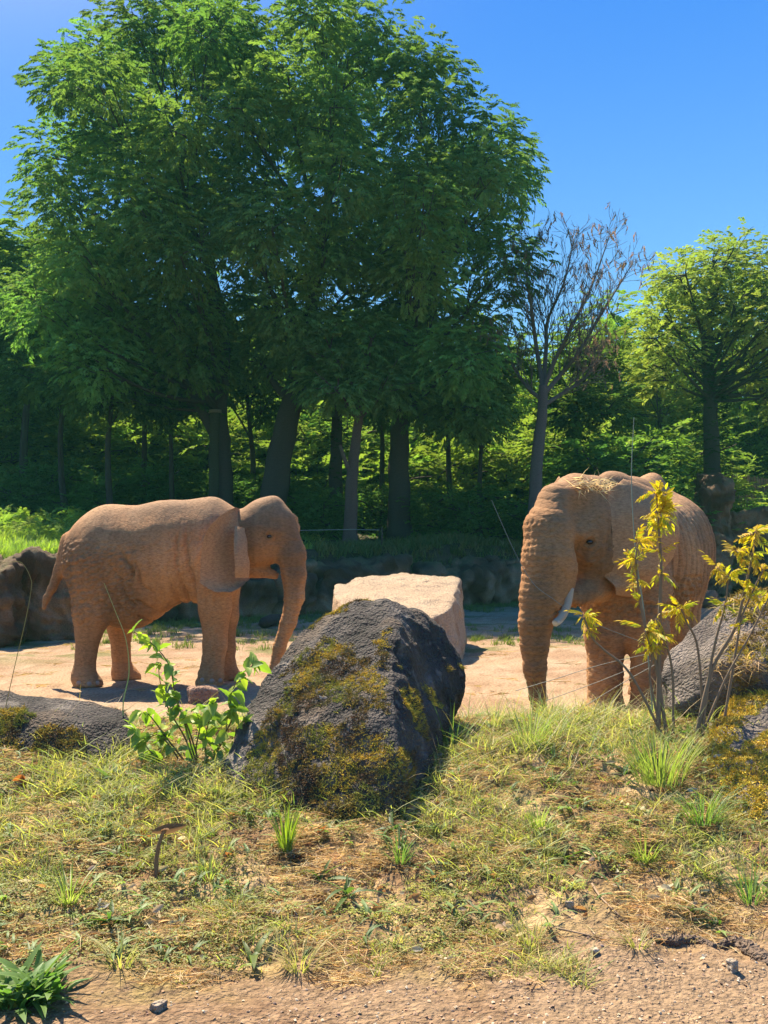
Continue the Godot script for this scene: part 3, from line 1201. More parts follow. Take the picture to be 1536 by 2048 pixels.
		var e := p.distance_to(eye2)
		if e < 0.24:
			h += 0.007 * cos(e * 100.0) * smoothstep(0.2, 0.05, e) * smoothstep(-0.06, 0.04, eye2.y - p.y + 0.02) - 0.016 * smoothstep(0.055, 0.03, e)
		h += nz.get_noise_3d(p.x * 260.0, p.y * 260.0, p.z * 260.0) * 0.005
		return h
	wrinkled(mb, folds2, 2.35)
	sheet(mb, [sunk(g, 1208, 982, 9.0, 10.6), sunk(g, 1219, 1040, 9.0, 10.6), sunk(g, 1222, 1105, 9.0, 10.6), sunk(g, 1206, 1152, 9.0, 10.6)],
		[J(1246, 958, 9.90), off(g, 1300, 974), off(g, 1346, 1012), off(g, 1360, 1062), off(g, 1342, 1118), off(g, 1312, 1160), off(g, 1272, 1192), J(1232, 1190, 9.72)], Vector3(0.03, 0, 0.05), 0.035, 0.2, 2.75)
	sheet(mb, [J(1140, 975, 9.95), J(1128, 1040, 10.0), J(1130, 1110, 10.05)], [J(1118, 952, 10.05), J(1098, 985, 10.2), J(1084, 1045, 10.3), J(1108, 1110, 10.2)], Vector3(-0.03, 0, 0.03), 0.04, 0.1, 2.75)
	base = Vector3(J(1260, 1430, 10.8).x, 0, -10.8)
	el = single("elephant", mb, M.skin, "brown tusked elephant walking towards the left with hay on its head, behind the saplings", "elephant", base)
	dot(eye2 + Vector3(0, 0, -0.014), Vector3(0.034, 0.022, 0.026), M.eye, "eye", el)
	var tk := MB.new()
	tk.tube(spline([J(1138, 1178, 9.32), J(1133, 1212, 9.22), J(1122, 1236, 9.12), J(1110, 1247, 9.04)], 6), taper(0.048, 0.03, 19), 12, Color(0.50, 0.36, 0.22), 0.02)
	var n0 := tk.v.size() - 2
	for k in tk.v.size():
		if tk.v[k].y < tk.v[n0 + 1].y + 0.02:
			tk.c[k] = Color(0.66, 0.54, 0.38)
	part("tusk", tk, M.ivory, el)
	for k in [[1192, 1424], [1212, 1426], [1230, 1424], [1282, 1426], [1300, 1428]]:
		dot(hit(g, k[0], k[1], 9.6, 10.6), Vector3(0.04, 0.035, 0.02), M.ivory, "toenail", el, Basis.IDENTITY, Color(0.36, 0.26, 0.18))
	# hay on its head
	var hay := MB.new()
	var hb := hit(g, 1170, 985, 9.0, 10.6)
	for k in 230:
		var t := pow(rng.randf(), 1.3)
		var px := 1158.0 + t * 78.0 + rng.randfn(0, 6)
		var py := 972.0 + t * 10.0 + rng.randfn(0, 7)
		var o := hit(g, px, py, 9.0, 10.6)
		var dir := Vector3(rng.randfn(0, 1), rng.randfn(0.05, 0.4), rng.randfn(0.1, 0.8)).normalized()
		hay.blade(o + Vector3(0, 0.012 + rng.randf() * 0.03, 0.01), dir, rr(0.06, 0.2), 0.008, Vector3(rr(-0.4, 0.4), rr(-0.6, 0.1), rr(-0.2, 0.3)), tint(Color(0.72, 0.60, 0.38), 0.25), 3)
	single("hay", hay, M.dry, "wisps of pale hay lying on top of the right elephant's head", "hay", hb).set_meta("kind", "stuff")


func leg(f: Field, p: Array, r: Array, toe: Vector3) -> void:
	for k in p.size() - 1:
		f.cap(p[k], r[k], p[k + 1], r[k + 1], 0.12 if k == 0 else 0.07)
	var foot: Vector3 = p[-1]
	f.cap(Vector3(foot.x, 0.11, foot.z), r[-1] * 1.02, Vector3(foot.x, 0.03, foot.z) + toe * 0.4, r[-1] * 1.16, 0.05)
	f.cap(Vector3(foot.x, 0.06, foot.z) + toe, r[-1] * 0.7, Vector3(foot.x, 0.03, foot.z) + toe * 1.5, r[-1] * 0.6, 0.06)


# ---------------------------------------------------------------- woods

func sprig(count: int, length: float, leaf: float, slim: float, droop: float, spread: float, seed_: int) -> ArrayMesh:
	# a leafy twig along +x that droops: leaves in two ranks, each folded along its midrib
	var r := RandomNumberGenerator.new()
	r.seed = seed_
	var mb := MB.new()
	for k in count:
		var t := (k + 0.6) / count
		var o := Vector3(length * t, -droop * length * t * t, 0)
		var s := 1.0 if k % 2 == 0 else -1.0
		if k == count - 1:
			s = 0.0
		var dir := Vector3(0.75 + r.randf_range(-0.25, 0.25), -droop * (0.5 + t) + r.randf_range(-0.5, 0.3), s * spread + r.randf_range(-0.3, 0.3)).normalized()
		var l := leaf * r.randf_range(0.7, 1.2) * (0.75 + 0.5 * sin(PI * t))
		var up := Vector3(r.randf_range(-0.6, 0.6), 1, r.randf_range(-0.6, 0.6)).normalized()
		var w := dir.cross(up).normalized() * l * slim * 0.5
		var f := Vector3(0, l * 0.06, 0)
		var g := r.randf_range(0.8, 1.2)
		var c := Color(g * r.randf_range(0.9, 1.1), g, g * r.randf_range(0.85, 1.1))
		var a := mb.vert(o, c)
		var b := mb.vert(o + dir * l * 0.45 - w + f, c)
		var d := mb.vert(o + dir * l + Vector3(0, -l * 0.12, 0), c)
		var e := mb.vert(o + dir * l * 0.45 + w + f, c)
		mb.tri(a, b, d)
		mb.tri(a, d, e)
	return mb.mesh()


func inside(poly: PackedVector2Array, p: Vector2) -> float:   # distance to the outline, negative outside
	var d := 1e9
	for k in poly.size():
		var q := Geometry2D.get_closest_point_to_segment(p, poly[k], poly[(k + 1) % poly.size()])
		d = minf(d, q.distance_to(p))
	return d if Geometry2D.is_point_in_polygon(p, poly) else -d


func lobes_in(poly: PackedVector2Array, count: int, apart: float, keep: float, depth: float, half: float, reach: float) -> Array:
	# places for leafy lobes spread through a crown whose outline, seen from here, is that polygon
	var out := []
	var box := Rect2(poly[0], Vector2.ZERO)
	for p in poly:
		box = box.expand(p)
	var tries := 0
	while out.size() < count and tries < count * 60:
		tries += 1
		var p := Vector2(rr(box.position.x, box.end.x), rr(box.position.y, box.end.y))
		var e := inside(poly, p)
		if e < keep:
			continue
		var k := clampf(e / reach, 0.0, 1.0)
		var deep := half * sqrt(1.0 - (1.0 - k) * (1.0 - k))
		var d := depth + deep * rr(-1, 1)
		var w := P(p.x, p.y, d)
		var ok := true
		for o in out:
			if o.distance_to(w) < apart:
				ok = false
				break
		if ok:
			out.append(w)
	return out


func grow(tree: Node3D, trunk: Array, r0: float, r1: float, lobes: Array, lr: float, per: int, mesh_: Mesh, mat_: Material, leaf: Color, vary: float, bark: Color, flat := 0.75, twigs := 5, low := 0.3) -> void:
	# trunk, a limb to every lobe with twigs in it, and the leaves
	var path := spline(trunk, 6)
	var rad := taper(r0, r1, path.size(), 0.8)
	rad[0] *= 1.35
	rad[1] *= 1.12
	var tb := MB.new()
	tb.tube(path, rad, 12, bark, 0.06)
	part("trunk", tb, M.bark, tree)
	var where := []
	var cols := []
	var br := MB.new()
	var nl := 0
	for lo in lobes:
		var best := 0
		var score := 1e9
		for k in range(int(path.size() * low), path.size()):
			var p: Vector3 = path[k]
			var flat_d := Vector2(p.x - lo.x, p.z - lo.z).length()
			var s := absf((lo.y - p.y) - flat_d * 0.55) + flat_d * 0.4
			if s < score:
				score = s
				best = k
		best = clampi(best + rng.randi_range(-3, 2), int(path.size() * low), path.size() - 2)
		var a: Vector3 = path[best]
		var len: float = a.distance_to(lo)
		var mid: Vector3 = a.lerp(lo, 0.5) + Vector3(0, -0.06 * len, 0) + rv(0.08) * len
		var lp := bez(a, mid, lo, 7)
		var lrad := minf(0.03 + 0.011 * len, rad[best] * 0.5)
		var limb := MB.new()
		var target := limb if nl < 24 and lrad > 0.09 else br
		target.tube(lp, taper(lrad, 0.028, 8), 6, bark, 0.05)
		if target == limb:
			part("limb", limb, M.bark, tree)
			nl += 1
		for j in twigs:
			var dir := rv(1).normalized()
			dir.y = dir.y * 0.6 + 0.15
			var e: Vector3 = lo + dir * lr * rr(0.7, 1.0)
			var s: Vector3 = lp[4 + rng.randi() % 4]
			br.tube(bez(s, s.lerp(e, 0.5) + rv(0.12) * lr, e, 4), taper(0.03, 0.008, 5), 4, bark, 0.0, false)
		var lc := tint(leaf, vary)
		for j in per:
			var dir := rv(1)
			while dir.length() > 1.0 or dir.length() < 0.05:
				dir = rv(1)
			dir = dir.normalized()
			var rad_ := pow(rng.randf(), 0.45)
			var o: Vector3 = lo + Vector3(dir.x, dir.y * flat, dir.z) * lr * rad_
			var out := Vector3(dir.x + rr(-0.7, 0.7), dir.y * 0.35 + rr(-0.25, 0.35), dir.z + rr(-0.7, 0.7)).normalized()
			var side := out.cross(Vector3.UP).normalized()
			var b := Basis(out, side.cross(out).normalized(), side).scaled(Vector3.ONE * rr(0.7, 1.25))
			where.append(Transform3D(b, o - tree.position))
			cols.append(tint(lc, 0.2))
	if br.v.size():
		part("twigs", br, M.bark, tree).set_meta("kind", "stuff")
	many("foliage", mesh_, mat_, where, cols, tree)


func ivy_on(tree: Node3D, path: Array, r: float, count: int, mesh_: Mesh) -> void:
	var where := []
	var cols := []
	var sp := spline(path, 6)
	for k in count:
		var t := rng.randf() * (sp.size() - 1)
		var p: Vector3 = sp[int(t)].lerp(sp[mini(int(t) + 1, sp.size() - 1)], fmod(t, 1.0))
		var a := rr(0, TAU)
		var o := Vector3(cos(a), rr(-0.3, 0.1), sin(a))
		var side := o.cross(Vector3.UP).normalized()
		where.append(Transform3D(Basis(o.normalized(), side.cross(o).normalized(), side).scaled(Vector3.ONE * rr(0.5, 0.9)), p + o * r * rr(0.8, 1.25) - tree.position))
		cols.append(tint(Color(0.035, 0.07, 0.02), 0.3))
	many("ivy", mesh_, M.crown_leaf, where, cols, tree)


func build_woods() -> void:
	var big_leaf := sprig(12, 0.36, 0.142, 0.52, 0.45, 1.0, 1)
	var oak_leaf := sprig(12, 0.5, 0.17, 0.55, 0.15, 0.8, 2)
	var broad_leaf := sprig(12, 0.8, 0.24, 0.6, 0.22, 0.8, 3)
	var bush_leaf := sprig(12, 0.4, 0.13, 0.5, 0.1, 0.8, 4)
	var bark := Color(0.115, 0.088, 0.075)
	var green := Color(0.175, 0.275, 0.075)
	# ---- the great crown: three trees that have grown into one
	var outline := PackedVector2Array([Vector2(28, 330), Vector2(75, 230), Vector2(60, 150), Vector2(110, 85), Vector2(190, 20), Vector2(290, -30), Vector2(420, -40), Vector2(520, 0), Vector2(548, 30), Vector2(600, -40), Vector2(740, -20),
		Vector2(840, 40), Vector2(915, 105), Vector2(945, 175), Vector2(1010, 215), Vector2(1070, 290), Vector2(1082, 350), Vector2(1062, 420), Vector2(1085, 520), Vector2(1045, 600), Vector2(1020, 700), Vector2(1010, 800), Vector2(985, 880),
		Vector2(880, 860), Vector2(760, 830), Vector2(620, 770), Vector2(480, 790), Vector2(330, 850), Vector2(160, 850), Vector2(20, 760), Vector2(-60, 640), Vector2(-20, 480), Vector2(40, 430)])
	var all := []
	for k in outline.size():                     # lobes just inside the outline first, then the inside
		var a := outline[k]
		var b := outline[(k + 1) % outline.size()]
		var steps := maxi(1, int(a.distance_to(b) / 62.0))
		for j in steps:
			var q := a.lerp(b, (j + 0.5) / steps)
			var inw := (b - a).orthogonal().normalized() * rr(58, 78)
			q = q - inw if Geometry2D.is_point_in_polygon(q - inw, outline) else q + inw
			all.append(P(q.x, q.y, 36.5 + rr(-2.2, 2.2) + 7.0 * smoothstep(150.0, 30.0, q.x) * smoothstep(300.0, 480.0, q.y)))
	all.append_array(lobes_in(outline, 130, 1.8, 95.0, 36.5, 7.5, 330.0))
	var trunks := [
		[P(444, 1002, 36.5), P(440, 900, 36.5), P(436, 820, 36.5), P(446, 700, 36.4), P(425, 560, 36.2), P(398, 420, 36.2), P(360, 260, 36.5)],
		[P(536, 1010, 36.0), P(562, 900, 36.0), P(590, 780, 36.0), P(606, 700, 36.1), P(632, 560, 36.3), P(655, 400, 36.6), P(670, 230, 37.0)],
		[P(800, 1030, 37.5), P(798, 920, 37.5), P(806, 800, 37.4), P(842, 640, 37.2), P(880, 500, 37.0), P(890, 330, 37.0)]]
	var who := [
		"broad spring-green tree over the left elephant, with a sawn pale stub low on its trunk", "tall tree with a dark trunk leaning right, right behind the left elephant's head",
		"dark dense tree whose crown makes the right flank of the big canopy"]
	var groups := [[], [], []]
	for lo in all:
		var px: float = lo.x / -lo.z * F + 768.0
		groups[0 if px < 470 else (1 if px < 770 else 2)].append(lo)
	for k in 3:
		var foot: Vector3 = trunks[k][0]
		foot.y = hgt(foot.x, foot.z) - 0.1
		trunks[k][0] = foot
		var t := thing("broadleaf_tree", who[k], "tree", foot)
		grow(t, trunks[k], [0.50, 0.56, 0.48][k], 0.10, groups[k], 1.5, 215, big_leaf, M.crown_leaf, green, 0.28, bark, 0.8, 5, 0.33)
		if k == 0:
			var st := MB.new()
			var b0 := P(428, 990, 36.0)
			b0.y = hgt(b0.x, b0.z)
			st.tube([b0, P(429, 900, 36.0), P(430, 826, 36.0)], [0.2, 0.17, 0.19], 10, Color(0.10, 0.095, 0.06), 0.04)
			var s := part("sawn_stub", st, M.bark, t)
			var cut := MB.new()
			cut.tube([P(430, 826, 36.0), P(430, 820, 36.0)], [0.24, 0.23], 12, Color(0.36, 0.31, 0.23))
			part("cut_face", cut, M.dry, s)
			var lm := MB.new()
			lm.tube(bez(P(432, 870, 36.4), P(405, 820, 36.2), P(370, 760, 35.8), 6), taper(0.26, 0.12, 7), 8, bark, 0.05)
			part("limb", lm, M.bark, t)
		elif k == 1:
			for e in [[P(585, 800, 36.0), P(550, 780, 35.8), P(520, 720, 35.4)], [P(592, 800, 36.0), P(640, 770, 35.7), P(690, 740, 35.0)]]:
				var lm := MB.new()
				lm.tube(bez(e[0], e[1], e[2], 6), taper(0.2, 0.08, 7), 8, bark, 0.05)
				part("limb", lm, M.bark, t)
	# ---- slender trunks under it
	var st1 := [P(700, 1050, 33.0), P(704, 960, 33.0), P(712, 880, 33.0), P(722, 800, 33.0), P(728, 700, 33.2)]
	st1[0].y = hgt(st1[0].x, st1[0].z)
	var t1 := thing("slender_tree", "slender reddish trunk with a low forked limb between the two elephants", "tree", st1[0])
	grow(t1, st1, 0.25, 0.09, lobes_in(PackedVector2Array([Vector2(640, 800), Vector2(640, 680), Vector2(720, 640), Vector2(820, 680), Vector2(820, 800)]), 9, 1.3, 15, 33.2, 2.0, 80), 1.3, 170, big_leaf, M.crown_leaf, green, 0.2, Color(0.19, 0.12, 0.095), 0.7, 5, 0.5)
	var fk := MB.new()
	fk.tube(bez(P(706, 955, 33.0), P(692, 930, 32.9), P(680, 890, 32.6), 5), taper(0.10, 0.05, 6), 7, Color(0.22, 0.15, 0.12), 0.04)
	part("limb", fk, M.bark, t1)
	var st2 := [P(668, 1050, 39.0), P(672, 930, 39.0), P(674, 820, 39.0), P(672, 700, 39.2)]
	st2[0].y = hgt(st2[0].x, st2[0].z)
	var t2 := thing("ivy_tree", "black ivy-wrapped trunk just left of the slender reddish trunk", "tree", st2[0])
	grow(t2, st2, 0.34, 0.14, lobes_in(PackedVector2Array([Vector2(600, 760), Vector2(610, 640), Vector2(690, 610), Vector2(770, 660), Vector2(750, 770)]), 7, 1.5, 15, 39.2, 2.0, 80), 1.5, 190, big_leaf, M.crown_leaf, green, 0.2, bark, 0.7, 4, 0.5)
	ivy_on(t2, st2, 0.42, 420, bush_leaf)
	# ---- the open-branched tree at right
	var oak := [P(1430, 1040, 41.0), P(1424, 930, 41.0), P(1420, 800, 41.0), P(1414, 700, 41.0), P(1422, 610, 41.0), P(1428, 530, 41.0)]
	oak[0].y = hgt(oak[0].x, oak[0].z) - 0.1
	var ot := thing("oak_tree", "open pale green tree with an ivy-clad trunk at the right edge of the wood", "tree", oak[0])
	var op := PackedVector2Array([Vector2(1262, 660), Vector2(1280, 560), Vector2(1335, 515), Vector2(1400, 468), Vector2(1470, 462), Vector2(1540, 490), Vector2(1660, 560), Vector2(1680, 740), Vector2(1580, 840), Vector2(1475, 740), Vector2(1425, 650), Vector2(1385, 760), Vector2(1272, 795)])
	grow(ot, oak, 0.42, 0.12, lobes_in(op, 66, 1.4, 24.0, 41.0, 5.5, 170.0), 1.2, 58, oak_leaf, M.crown_leaf, Color(0.28, 0.34, 0.09), 0.25, Color(0.09, 0.08, 0.068), 0.75, 7, 0.4)
	ivy_on(ot, oak.slice(0, 4), 0.46, 900, bush_leaf)
	# ---- the leafless one with old seed bunches
	bare_tree()
	# ---- trees of the wood behind, from three kinds
	var kinds := []
	for k in 3:
		var h := 12.0
		var tr := thing("woodland_tree", "", "tree", Vector3(0, 0, 0), "woodland trees behind the paddock")
		var lobes := []
		var tries := 0
		while lobes.size() < 34 and tries < 3000:
			tries += 1
			var q := Vector3(rr(-4, 4), rr(2.6, h - 1), rr(-4, 4))
			var y := (q.y - 2.0) / (h - 2.0)
			var wide: float = 4.2 * sqrt(maxf(0.02, sin(PI * clampf(y * [0.8, 0.9, 0.7][k] + 0.14, 0, 1)))) * [1.0, 0.8, 1.15][k]
			if Vector2(q.x, q.z).length() > wide:
				continue
			var ok := true
			for o in lobes:
				if o.distance_to(q) < 1.35:
					ok = false
			if ok:
				lobes.append(q)
		grow(tr, [Vector3(0, -0.2, 0), Vector3(rr(-0.2, 0.2), 3, rr(-0.2, 0.2)), Vector3(rr(-0.4, 0.4), 6, 0.1), Vector3(0.1, h - 1.5, 0)], 0.27, 0.06, lobes, 1.45, 56, [broad_leaf, oak_leaf, broad_leaf][k], M.crown_leaf, [Color(0.16, 0.27, 0.06), Color(0.29, 0.35, 0.065), Color(0.21, 0.31, 0.06)][k], 0.25, bark, 0.75, 4, 0.25)
		kinds.append(tr)
	# pixel column, distance, height in metres, kind, label
	var spots := [
		[-40, 49, 14.0, 0, "leafy tree at far left whose top ends well below the big crown"], [55, 62, 13.0, 2, "thin-crowned tree in the wood above the left elephant's tail, dark trunk in the shade"], [170, 66, 14.0, 0, "woodland tree above the left elephant's rump, far back"], [290, 70, 15.0, 2, "woodland tree tall and far back left of the sawn stub"], [370, 64, 13.0, 0, "woodland tree far back just left of the sawn stub"],
		[490, 68, 14.5, 1, "woodland tree yellowish, far back between the two thick trunks"], [600, 64, 14.0, 2, "woodland tree far back just right of the leaning trunk"], [750, 66, 13.5, 0, "woodland tree far back right of the slender reddish trunk"], [850, 68, 13.0, 1, "woodland tree yellowish, far back behind the dark dense tree"], [930, 72, 13.5, 2, "woodland tree far back left of the leafless tree"], [1015, 66, 12.0, 1, "yellow-green tree showing between the big crown and the leafless tree"],
		[1120, 58, 11.5, 2, "bright tree right behind the trunk of the leafless tree"], [1185, 54, 11.5, 1, "rounded yellow-green tree just right of the leafless tree"], [1250, 60, 15.0, 2, "taller green tree filling the gap left of the open-branched tree"],
		[1330, 54, 11.5, 1, "yellow-green tree seen through the open-branched tree"], [1500, 56, 12.5, 0, "shaded tree behind the ivy-clad trunk at the right edge"], [1590, 52, 12.0, 2, "green tree cut off by the right edge"], [-160, 46, 14.5, 2, "tall tree cut off by the left edge"],
		[110, 74, 15.0, 1, "woodland tree yellowish, farthest back at left"], [420, 74, 15.0, 0, "woodland tree farthest back behind the sawn stub"], [680, 74, 15.0, 2, "woodland tree farthest back behind the slender reddish trunk"], [1080, 74, 11.0, 0, "woodland tree farthest back behind the leafless tree"], [1400, 68, 14.0, 0, "woodland tree farthest back behind the ivy-clad trunk"], [235, 78, 15.0, 0, "woodland tree farthest back above the left elephant's rump"]]
	var used := [false, false, false]
	for s in spots:
		var k: int = s[3]
		var o: Node3D = kinds[k]
		if used[k]:
			o = kinds[k].duplicate()
			o.name = "woodland_tree"
			add_child(o, true)
		used[k] = true
		var x: float = (s[0] - 768.0) / F * float(s[1])
		o.position = on_ground(x, -float(s[1]))
		o.rotation.y = rr(0, TAU)
		o.scale = Vector3.ONE * (s[2] / 12.0)
		tag(o, s[4] if s[4] else "leafy woodland tree half hidden in the shade behind the big canopy", "tree", "woodland trees behind the paddock")
	# ---- slim trunks standing in the shade
	var slim := thing("slim_tree", "", "tree", Vector3.ZERO)
	var sl := []
	for j in 9:
		sl.append(Vector3(rr(-1.6, 1.6), rr(5.0, 9.5), rr(-1.6, 1.6)))
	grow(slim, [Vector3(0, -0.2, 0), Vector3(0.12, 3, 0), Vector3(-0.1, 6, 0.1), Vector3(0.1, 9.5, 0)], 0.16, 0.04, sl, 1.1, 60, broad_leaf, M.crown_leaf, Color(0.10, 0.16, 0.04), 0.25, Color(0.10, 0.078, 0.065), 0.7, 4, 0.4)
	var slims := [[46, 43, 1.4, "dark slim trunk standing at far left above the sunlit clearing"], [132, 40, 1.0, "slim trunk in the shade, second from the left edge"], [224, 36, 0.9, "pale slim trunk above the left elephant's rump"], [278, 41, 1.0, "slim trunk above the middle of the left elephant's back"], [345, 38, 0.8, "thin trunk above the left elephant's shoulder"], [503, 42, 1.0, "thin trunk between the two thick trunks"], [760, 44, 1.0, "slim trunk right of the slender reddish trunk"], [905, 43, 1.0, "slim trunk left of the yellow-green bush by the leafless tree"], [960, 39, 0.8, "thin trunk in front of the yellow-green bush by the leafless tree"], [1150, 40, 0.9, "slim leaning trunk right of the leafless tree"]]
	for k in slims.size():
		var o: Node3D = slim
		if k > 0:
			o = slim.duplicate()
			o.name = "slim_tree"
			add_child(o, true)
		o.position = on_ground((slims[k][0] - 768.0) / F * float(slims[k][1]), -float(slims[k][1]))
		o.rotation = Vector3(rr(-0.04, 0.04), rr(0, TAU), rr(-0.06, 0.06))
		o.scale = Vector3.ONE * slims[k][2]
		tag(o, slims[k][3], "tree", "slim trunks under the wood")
	# ---- shrubs of the understorey
	var shrubs := []
	for k in 2:
		var sh := thing("shrub", "", "shrub", Vector3.ZERO)
		var lobes := []
		for j in 16:
			lobes.append(Vector3(rr(-1.3, 1.3), rr(0.3, 1.9), rr(-1.1, 1.1)))
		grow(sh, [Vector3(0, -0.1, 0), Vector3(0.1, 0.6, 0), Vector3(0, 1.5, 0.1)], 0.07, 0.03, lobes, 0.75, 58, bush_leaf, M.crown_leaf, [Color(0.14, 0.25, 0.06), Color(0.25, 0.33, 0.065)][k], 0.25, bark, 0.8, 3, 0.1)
		shrubs.append(sh)
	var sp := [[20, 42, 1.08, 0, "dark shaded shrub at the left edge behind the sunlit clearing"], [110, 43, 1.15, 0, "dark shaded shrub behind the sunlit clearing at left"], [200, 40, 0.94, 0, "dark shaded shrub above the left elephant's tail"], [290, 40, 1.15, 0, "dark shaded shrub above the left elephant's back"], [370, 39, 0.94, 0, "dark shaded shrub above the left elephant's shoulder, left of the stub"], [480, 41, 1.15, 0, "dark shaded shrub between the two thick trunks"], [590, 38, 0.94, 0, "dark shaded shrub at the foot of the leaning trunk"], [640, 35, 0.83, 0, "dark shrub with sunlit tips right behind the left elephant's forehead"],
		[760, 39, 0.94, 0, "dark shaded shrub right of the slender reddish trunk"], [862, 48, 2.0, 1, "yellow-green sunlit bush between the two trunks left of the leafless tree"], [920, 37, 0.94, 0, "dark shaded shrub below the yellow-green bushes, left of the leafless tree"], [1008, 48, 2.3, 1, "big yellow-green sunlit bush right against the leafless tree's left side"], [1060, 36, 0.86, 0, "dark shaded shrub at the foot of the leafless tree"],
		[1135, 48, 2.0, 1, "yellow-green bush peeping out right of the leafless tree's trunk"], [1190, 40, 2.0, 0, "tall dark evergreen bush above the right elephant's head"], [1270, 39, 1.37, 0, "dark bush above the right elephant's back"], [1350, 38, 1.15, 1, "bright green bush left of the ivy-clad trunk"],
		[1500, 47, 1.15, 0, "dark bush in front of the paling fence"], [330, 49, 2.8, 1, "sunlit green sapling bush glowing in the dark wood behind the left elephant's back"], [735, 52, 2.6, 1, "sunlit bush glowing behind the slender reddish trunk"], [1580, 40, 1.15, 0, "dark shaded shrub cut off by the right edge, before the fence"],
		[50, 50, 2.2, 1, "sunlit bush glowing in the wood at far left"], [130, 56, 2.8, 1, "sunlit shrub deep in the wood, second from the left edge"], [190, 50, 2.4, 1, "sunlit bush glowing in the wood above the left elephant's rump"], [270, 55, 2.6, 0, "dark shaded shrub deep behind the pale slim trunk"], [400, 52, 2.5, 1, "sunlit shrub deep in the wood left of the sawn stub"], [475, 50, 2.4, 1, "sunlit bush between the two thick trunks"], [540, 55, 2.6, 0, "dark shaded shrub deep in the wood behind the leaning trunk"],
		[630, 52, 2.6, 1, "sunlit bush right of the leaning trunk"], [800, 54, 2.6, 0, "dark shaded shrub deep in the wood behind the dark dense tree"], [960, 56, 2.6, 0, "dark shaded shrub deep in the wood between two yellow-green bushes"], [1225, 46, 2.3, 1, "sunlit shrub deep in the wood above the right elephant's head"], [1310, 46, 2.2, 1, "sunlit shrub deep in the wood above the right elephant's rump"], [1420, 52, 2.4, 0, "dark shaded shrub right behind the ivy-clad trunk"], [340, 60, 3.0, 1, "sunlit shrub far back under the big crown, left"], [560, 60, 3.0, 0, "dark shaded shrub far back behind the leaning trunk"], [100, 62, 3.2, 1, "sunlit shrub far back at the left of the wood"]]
	used = [false, false]
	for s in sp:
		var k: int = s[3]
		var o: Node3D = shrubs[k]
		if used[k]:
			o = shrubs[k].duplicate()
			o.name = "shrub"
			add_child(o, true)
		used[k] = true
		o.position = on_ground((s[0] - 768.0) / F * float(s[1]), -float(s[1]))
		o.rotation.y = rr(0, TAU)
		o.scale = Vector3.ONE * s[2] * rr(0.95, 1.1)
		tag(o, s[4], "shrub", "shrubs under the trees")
	# ---- the far wood
	var where := []
	var cols := []
	for k in 9000:
		var x := rr(-62, 62)
		var d := rr(68, 96)
		var top := 9.5 + 2.5 * nz.get_noise_2d(x * 12.0, d * 12.0) + (d - 68) * 0.1
		var y := hgt(x, -d) + top * pow(rng.randf(), 0.7)
		where.append(Transform3D(Basis.from_euler(Vector3(rr(-0.5, 0.5), rr(0, TAU), rr(-0.5, 0.5))).scaled(Vector3.ONE * rr(2.0, 3.4)), Vector3(x, y, -d)))
		cols.append(tint(mixc(Color(0.14, 0.22, 0.05), Color(0.24, 0.30, 0.07), nf.get_noise_2d(x * 20.0, d * 20.0) + 0.5), 0.25))
	many("distant_wood", broad_leaf, M.crown_leaf, where, cols, self, "far leafy wood closing off the view behind the nearer trees", "wood")
	# ---- paling fence
	var fe := thing("paling_fence", "weathered upright paling fence in the shade at the right edge", "fence", P(1490, 1010, 46.0))
	var q0 := P(1440, 1006, 45.0)
	var q1 := P(1600, 1016, 47.5)
	for k in 46:
		var o := q0.lerp(q1, k / 45.0)
		var pm := MB.new()
		var tall := 1.45 + rr(-0.08, 0.08)
		pm.box(o + Vector3(0, tall * 0.5 - 0.15, 0), Vector3(0.055, tall, 0.022), Basis(Vector3.BACK, rr(-0.03, 0.03)), tint(Color(0.23, 0.17, 0.12), 0.25))
		part("paling", pm, M.bark, fe)
	for h in [0.2, 1.0]:
		var rm := MB.new()
		rm.tube([q0 + Vector3(0, h, -0.035), q1 + Vector3(0, h, -0.035)], [0.022, 0.022], 6, Color(0.12, 0.1, 0.08))
		part("rail", rm, M.bark, fe)
	# ---- grass on the raised ground and along the wall
	var tuft := MB.new()
	for k in 16:
		tuft.blade(Vector3(rr(-0.12, 0.12), -0.02, rr(-0.12, 0.12)), Vector3(rr(-0.5, 0.5), 1, rr(-0.5, 0.5)), rr(0.12, 0.34), 0.018, Vector3(rr(-0.5, 0.5), -0.2, rr(-0.5, 0.5)), tint(Color.WHITE, 0.2), 3)
	var tm := tuft.mesh()
	where = []
	cols = []
	for k in 7000:
		var x := rr(-17, -2.0)
		var w := wall_d(x)
		var d := w + rr(0.9, 15.0)
		var lush := smoothstep(-2.0, -5.5, x) * smoothstep(16.0, 9.0, d - w)
		if rng.randf() > 0.12 + lush:
			continue
		where.append(Transform3D(Basis(Vector3.UP, rr(0, TAU)).scaled(Vector3.ONE * rr(0.6, 1.5)), on_ground(x, -d)))
		cols.append(tint(mixc(Color(0.30, 0.40, 0.07), Color(0.44, 0.52, 0.10), nf.get_noise_2d(x * 60.0, d * 60.0) + 0.5), 0.2))
	for k in 3000:
		var x := rr(-2, 18.0)
		var d := wall_d(x) + rr(0.3, 4.0)
		where.append(Transform3D(Basis(Vector3.UP, rr(0, TAU)).scaled(Vector3.ONE * rr(0.8, 1.8)), on_ground(x, -d)))
		cols.append(tint(mixc(Color(0.10, 0.16, 0.04), Color(0.26, 0.22, 0.09), rng.randf()), 0.3))
	many("bank_grass", tm, M.grass, where, cols, self, "rough grass growing above the dark boulder wall", "grass")
	where = []
	cols = []
